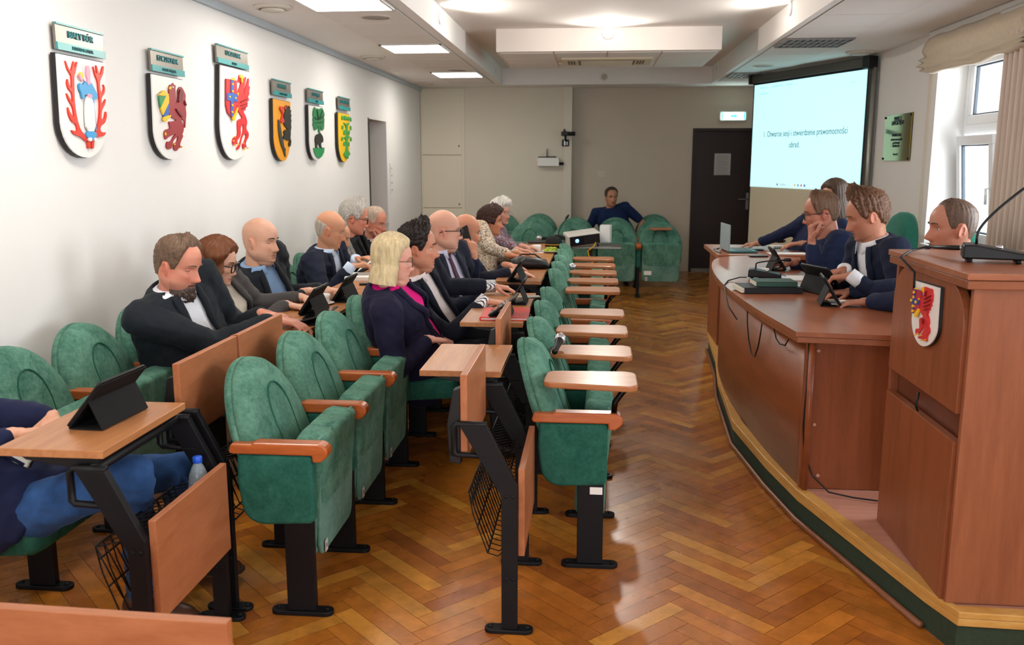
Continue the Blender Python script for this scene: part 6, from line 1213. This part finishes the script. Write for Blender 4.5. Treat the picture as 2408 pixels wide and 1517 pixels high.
# plate of grapes, cap, laptop at the far end
p = on(1298, 594); t = thing('plate', 'small white plate at the far middle-row desk, holding green grapes', 'plate', (p.x, p.y, ZD + .001)); CER = mat('white_china', 'ebe8e2', .25)
MB().lathe([(.045, 0), (.085, .012), (.09, .014), (.08, .0145), (.045, .006), (.002, .006)], n=28).build('dish', CER, t)
GR = mat('green_grape', 'a9bd3c', .25); gm_ = None
for k in range(18):
    a = k * 2.4; r = .012 + .0125 * math.sqrt(k); z = .022 + (.016 if k < 7 else 0)
    if gm_ is None: gm_ = MB().ell((0, 0, 0), (.0125, .0125, .0135), 12, 8).build('grape', GR); o = gm_
    else: o = gm_.copy(); COL.objects.link(o)
    o.location = (p.x + r * math.cos(a), p.y + r * math.sin(a), ZD + z); tag(o, 'green grape in the pile on the small white plate', 'grape', 'grapes on the white plate')
p = at(1302, 572, z=.83); t = thing('cap', 'dark cap with yellow piping lying by the grapes', 'cap', (p.x, p.y, ZD + .001))
MB().lathe([(.085, 0), (.087, .03), (.075, .07), (.04, .095), (.003, .1)], n=22).build('crown', mat('cap_cloth', '16181c', .9), t); MB().prism([(.07, -.06), (.13, -.05), (.155, 0), (.13, .05), (.07, .06)], 0, .008, 'z').build('peak', mat('cap_cloth', '16181c', .9), t, bevel=.003); MB().tube([(.087 * math.cos(a), .087 * math.sin(a), .02) for a in [k * .26 for k in range(25)]], .0035, 6).build('piping', mat('yellow_cord', 'd8a81c', .6), t)
p = on(1278, 573); t = thing('laptop', 'open dark laptop seen from behind, beside the projector', 'laptop', (p.x - .02, p.y + .12, ZD + .001), rad(8))
MB().box((-.15, -.11, 0), (.15, .11, .012)).build('keyboard_base', BLACKP, t, bevel=.003); MB().box((-.13, -.08, .012), (.13, .05, .0128)).build('keys', mat('grey_keys', '3a3a3c', .6), t)
# projector on its stand, white box
p = at(1374, 578, y=9.35); t = thing('projector_stand', 'grey-topped projector stand on a single pole', 'stand', (p.x + .06, 9.4, 0))
MB().box((-.3, -.2, p.z - .016), (.32, .24, p.z)).build('top', STEEL, t, bevel=.004); MB().tube([(0, 0, .03), (0, 0, p.z - .016)], .03, 16).build('pole', STEEL, t)
for a in range(4): MB().tube([(0, 0, .05), (.3 * math.cos(a * PI / 2 + .6), .3 * math.sin(a * PI / 2 + .6), .015)], .015, 8).build('leg', BLACK, t)
t = thing('projector', 'white projector on the stand, its lens glowing blue-white', 'projector', (p.x - .02, 9.3, p.z + .03), rad(14)); PWH = mat('projector_white', 'd9d6cf', .45)
MB().box((-.17, -.12, 0), (.17, .13, .12)).build('case', PWH, t, bevel=.012, seg=3); t.rotation_euler = (rad(6), rad(-7), rad(14))
MB().box((-.155, -.126, .008), (.16, -.118, .108)).build('front_panel', BLACKP, t, bevel=.004)
MB().lathe([(.02, 0), (.018, .006), (.002, .007)], n=20, T=Matrix.Translation((-.08, -.126, .06)) @ Matrix.Rotation(rad(90), 4, 'X')).build('lens', mat('lens_glow', '7fa8e8', .2, emit=1.2, emc='7fb0f0'), t)
q = MB()
for k in range(9): q.box((.0 + k * .016, -.1275, .02), (.006 + k * .016, -.126, .095))
q.build('vent', mat('vent_dark', '26262a', .6), t)
for a, b in ((-.14, -.1), (.14, -.1), (0, .1)): MB().tube([(a, b, .002), (a, b, -.03)], .01, 8).build('foot', BLACKP, t)
p = at(1424, 572, y=9.45); tag(MB().box((-.055, -.05, 0), (.055, .05, .185)).build('white_box', WHITE, None, (p.x, 9.5, p.z + .004), (0, 0, rad(-12)), bevel=.006), 'upright plain white box standing beside the projector', 'box')
pc = at(1400, 575, y=9.2); tag(MB().tube([at(1402, 568, y=9.22), at(1396, 580, y=9.12), at(1382, 590, y=9.1), at(1385, 602, y=9.1), at(1394, 618, y=9.05), at(1372, 628, y=8.9), at(1345, 618, y=8.8)], .006, 6).build('cable', mat('yellow_cord', 'd8a81c', .6)), 'yellow cable hanging down from the projector', 'cable')
def goose(base, tip, lab, rz, mid=None, s=1.0):
    t = thing('gooseneck_microphone', lab, 'microphone', base, rz)
    MB().prism([(-.055, .012), (-.052, .06), (-.02, .062), (.145, .034), (.15, .012)], -.06, .06, 'y').build('base', BLACKP, t, bevel=.006)
    for a in (-.03, .12):
        for b in (-.045, .045): MB().lathe([(.009, 0), (.009, .013)], (a, b, 0), 10).build('foot', BLACK, t)
    MB().lathe([(.011, .048), (.011, .056), (.004, .06)], (.06, -.02, 0), 14).build('button', CHROME, t)
    I = (Matrix.Translation(base) @ Matrix.Rotation(rz, 4, 'Z')).inverted(); T_ = I @ V(tip); M_ = I @ V(mid)
    A = V((-.01, 0, .06)); pts = [A, A + V((0, 0, .02))] + [((1 - u) ** 2) * (A + V((0, 0, .03))) + 2 * u * (1 - u) * M_ + u * u * T_ for u in [k / 10 for k in range(1, 11)]]
    MB().tube(pts, .0048, 8).build('neck', BLACKP, t); d = (pts[-1] - pts[-2]).normalized(); MB().tube([T_, T_ + d * .01, T_ + d * .05, T_ + d * .06], [.006, .011, .012, .006], 12).build('tip', BLACKP, t)
    return t
zl = .152 + 1.122
b0 = at(2300, 615, z=zl); goose((b0.x, b0.y, zl + .001), at(2440, 420, y=b0.y + .02), 'black gooseneck microphone on a wedge base on top of the lectern', rad(-18), at(2300, 520, y=b0.y + .0))
c0 = at(2255, 583, z=zl + .03); tag(MB().tube([at(2256, 583, z=zl + .035), at(2225, 582, z=zl + .03), at(2180, 580, z=zl + .02), at(2140, 590, z=zl + .008), at(2118, 605, z=zl - .005), (1.166, 3.36, 1.22), (1.166, 3.35, 1.14)], [.009, .009, .0042, .0042, .0042, .0042, .0042], 8).build('cable', BLACKP), 'black microphone cable drooping over the lectern top edge', 'cable')
tag(MB().tube([(1.19, 3.28, .72), (1.181, 3.28, .735), (1.1875, 3.28, .79)], .004, 6).build('cable', BLACKP), 'short piece of cable showing in the lectern slot', 'cable')
b1 = at(1780, 655, z=ZP_); goose((b1.x, b1.y, ZP_ + .001), at(1842, 612, y=b1.y + .1), 'gooseneck microphone on the presidium desk, bent toward the man in glasses', rad(-12), at(1775, 615, y=b1.y))
p = at(1737, 653, z=ZP_); tag(MB().tube([at(1755, 652, z=ZP_ + .03), at(1740, 652, z=ZP_ + .02), at(1712, 660, z=ZP_ + .004), at(1702, 672, z=ZP_ + .004), (.772, 5.15, .80), (.80, 5.0, .75)], .0038, 6).build('cable', BLACKP), 'black cable running from the desk microphone over the worktop edge', 'cable')
def hang(pts, lab): tag(MB().tube(pts, .0036, 6).build('cable', BLACKP), lab, 'cable')
xo = lambda y: float(np.interp(y, [3.95, 4.6, 5.4, 6.1], [.945, .875, .835, .855]))
U = [(4.95, .82), (4.93, .74), (4.88, .66), (4.8, .60), (4.72, .60), (4.66, .66), (4.62, .74), (4.6, .80)]
hang([(xo(y) - .012, y, z) for y, z in U], 'loop of thin black cable hanging on the curved desk front')
hang([(xo(y) - .012, y, z) for y, z in ((4.4, .81), (4.36, .77), (4.3, .755), (4.22, .765), (4.18, .8))], 'short sag of cable under the presidium worktop edge')
hang([(.955, 3.975, .83), (.955, 3.972, .6), (.95, 3.97, .45), (.96, 3.965, .32), (1.0, 3.95, .22), (1.06, 3.9, .165), (1.16, 3.86, .1575), (1.3, 3.82, .1575)], 'long black cable hanging down the desk corner and across the platform')
# presidium things
p = at(1818, 650, z=ZP_); 
tablet((at(1822, 634, z=ZP_).x, at(1822, 634, z=ZP_).y, ZP_ + .001), PI, 'black tablet propped in front of the man in glasses at the presidium', 58, .2)
tablet((at(1925, 690, z=ZP_).x + .02, at(1925, 690, z=ZP_).y + .02, ZP_ + .001), PI + rad(22), 'larger black tablet before the man with spiky hair, screen showing', 52, .26, .19)
tablet((at(1945, 715, z=ZP_).x, at(1945, 715, z=ZP_).y, ZP_ + .001), PI - rad(8), 'black tablet nearest the lectern on the presidium desk', 58, .2)
p = at(1800, 685, z=ZP_); t = thing('ring_binder', 'thick black binder of papers lying under the green book', 'binder', (p.x, p.y, ZP_ + .001), rad(6)); h_ = .034
MB().box((-.15, -.105, 0), (.18, .105, .004)).box((-.15, -.105, h_ - .004), (.18, .105, h_)).box((-.15, -.105, 0), (.18, -.101, h_)).build('cover', mat('binder_black', '17191f', .5), t, bevel=.002); MB().box((-.165, -.1, .005), (.17, .1, h_ - .005)).build('pages', mat('page_edge', 'd8d2c4', .85), t)
t = thing('book', 'dark green hardback book on top of the black binder', 'book', (p.x + .04, p.y + .01, ZP_ + .036), rad(3)); GB = mat('green_book', '2c4d40', .6)
MB().box((-.11, -.08, 0), (.12, .08, .003)).box((-.11, -.08, .025), (.12, .08, .028)).box((-.11, -.08, 0), (.12, -.077, .028)).build('cover', GB, t, bevel=.001); MB().box((-.113, -.076, .003), (.115, .076, .025)).build('pages', mat('page_edge', 'd8d2c4'), t)
sheet(at(1850, 655, z=ZP_) + V((0, 0, .001)), .3, .24, .1, 'spread of white papers beside the cup on the presidium desk', 3)
sheet(at(1870, 678, z=ZP_) + V((0, 0, .001)), .2, .16, .4, 'white paper sticking out behind the green book', 2)
sheet(at(2000, 715, z=ZP_) + V((0, 0, .001)), .21, .15, -.12, 'open white notebook under the resting hand by the lectern', 8, nm='notebook', cat='notebook')
def pen(a, b, lab, c): t = thing('pen', lab, 'pen', a); d = V(b) - V(a); MB().tube([(0, 0, 0), d * .7], .0042, 8).build('barrel', mat('pen_' + c, c, .4), t); MB().tube([d * .7, d * .97, d], [.0045, .004, .001], 8).build('tip', mat('pen_blue', '2b5fae', .4), t)
pen(at(1822, 642, z=ZP_ + .006), at(1848, 650, z=ZP_ + .006), 'orange pen with a blue end lying on the white papers', 'd98a2c')
pen(at(1950, 650, z=.955), at(2004, 643, z=.962), 'orange and blue pen held by the man with spiky hair', 'd98a2c')
tag(MB().box((-.07, -.035, 0), (.07, .035, .009)).build('phone', BLACKP, None, at(1783, 604, z=ZP_) + V((0, 0, .001)), (0, 0, .1), bevel=.003), 'black phone at the far end of the presidium worktop', 'phone')
ZT_ = .15 + .736
p = at(1745, 586, z=ZT_); t = thing('laptop', 'open laptop with a teal base on the far side table, screen edge-on', 'laptop', (1.1, 7.5, ZT_ + .001), rad(-85))
MB().box((-.16, -.02, 0), (.16, .21, .014)).build('keyboard_base', mat('teal_laptop', '2c6668', .4), t, bevel=.003); MB().box((-.14, .05, .014), (.14, .17, .015)).build('keys', BLACKP, t); MB().box((-.16, -.03, .01), (.16, -.02, .225)).build('lid', mat('laptop_grey', '8e9ba0', .4), t, bevel=.003)  # keyboard base plain teal, lid grey
p = at(1855, 582, z=ZT_); t = thing('spiral_notebook', 'white spiral notebook beside the laptop on the side table', 'notebook', (p.x, p.y, ZT_ + .001), rad(4)); MB().box((-.15, -.08, 0), (.15, .08, .014)).build('pages', PAPER, t)
for k in range(16): MB().tube([(-.14 + k * .018, -.083 + .006 * math.cos(a), .008 + .009 * math.sin(a)) for a in [j * .7 for j in range(8)]], .0012, 5).build('coil', BLACK, t)
sheet(at(1850, 596, z=ZT_) + V((0, -.02, .001)), .3, .15, .05, 'white sheet along the front edge of the side table', 2)
tag(MB().box((-.07, -.035, 0), (.07, .035, .008)).build('phone', BLACKP, None, at(1775, 589, z=ZT_) + V((0, 0, .001)), (0, 0, 0), bevel=.003), 'black phone by the laptop on the side table', 'phone')
tag(MB().ell((0, 0, .017), (.055, .032, .018), 16, 8).build('mouse', BLACKP, None, at(1835, 572, z=ZT_) + V((0, .02, .001))), 'black computer mouse under the hand at the side table', 'mouse')
tag(MB().tube([(1.02, 7.3, ZT_ + .005), (.99, 7.4, ZT_ + .005), (1.0, 7.6, ZT_ + .006), (1.06, 7.7, ZT_ + .006), (1.02, 7.55, ZT_ + .01)], .004, 6).build('cable', BLACKP), 'black cable coiled on the side table by the laptop', 'cable')
tag(MB().box((-.3, -.02, 0), (.3, .06, .03)).build('equipment_bar', BLACKP, None, (1.62, 8.6, .9), (0, 0, rad(-35)), bevel=.008), 'long black bar below the projection screen', 'bar') if False else None
# watch and bracelet
tag(MB().box((-.05, -.035, 0), (.05, .035, .045)).build('label_card', PAPER), 'x', 'x') if False else None
# music-stand-like small mic on the back seats
b2 = at(1316, 566, z=ZD); goose((b2.x, b2.y, ZD + .001), at(1330, 516, y=b2.y), 'thin gooseneck microphone on the farthest middle-row desk, behind the projector', 0, at(1314, 540, y=b2.y))
tag(MB().prism(rrect(-.025, -.014, .025, .016, .002), 0, .0012, 'y', 0).build('paper_label', PAPER, None, (.024, 3.68 - P / 2 - .0185, .326)), 'small white printed label on the leg of the nearest aisle seat', 'label')
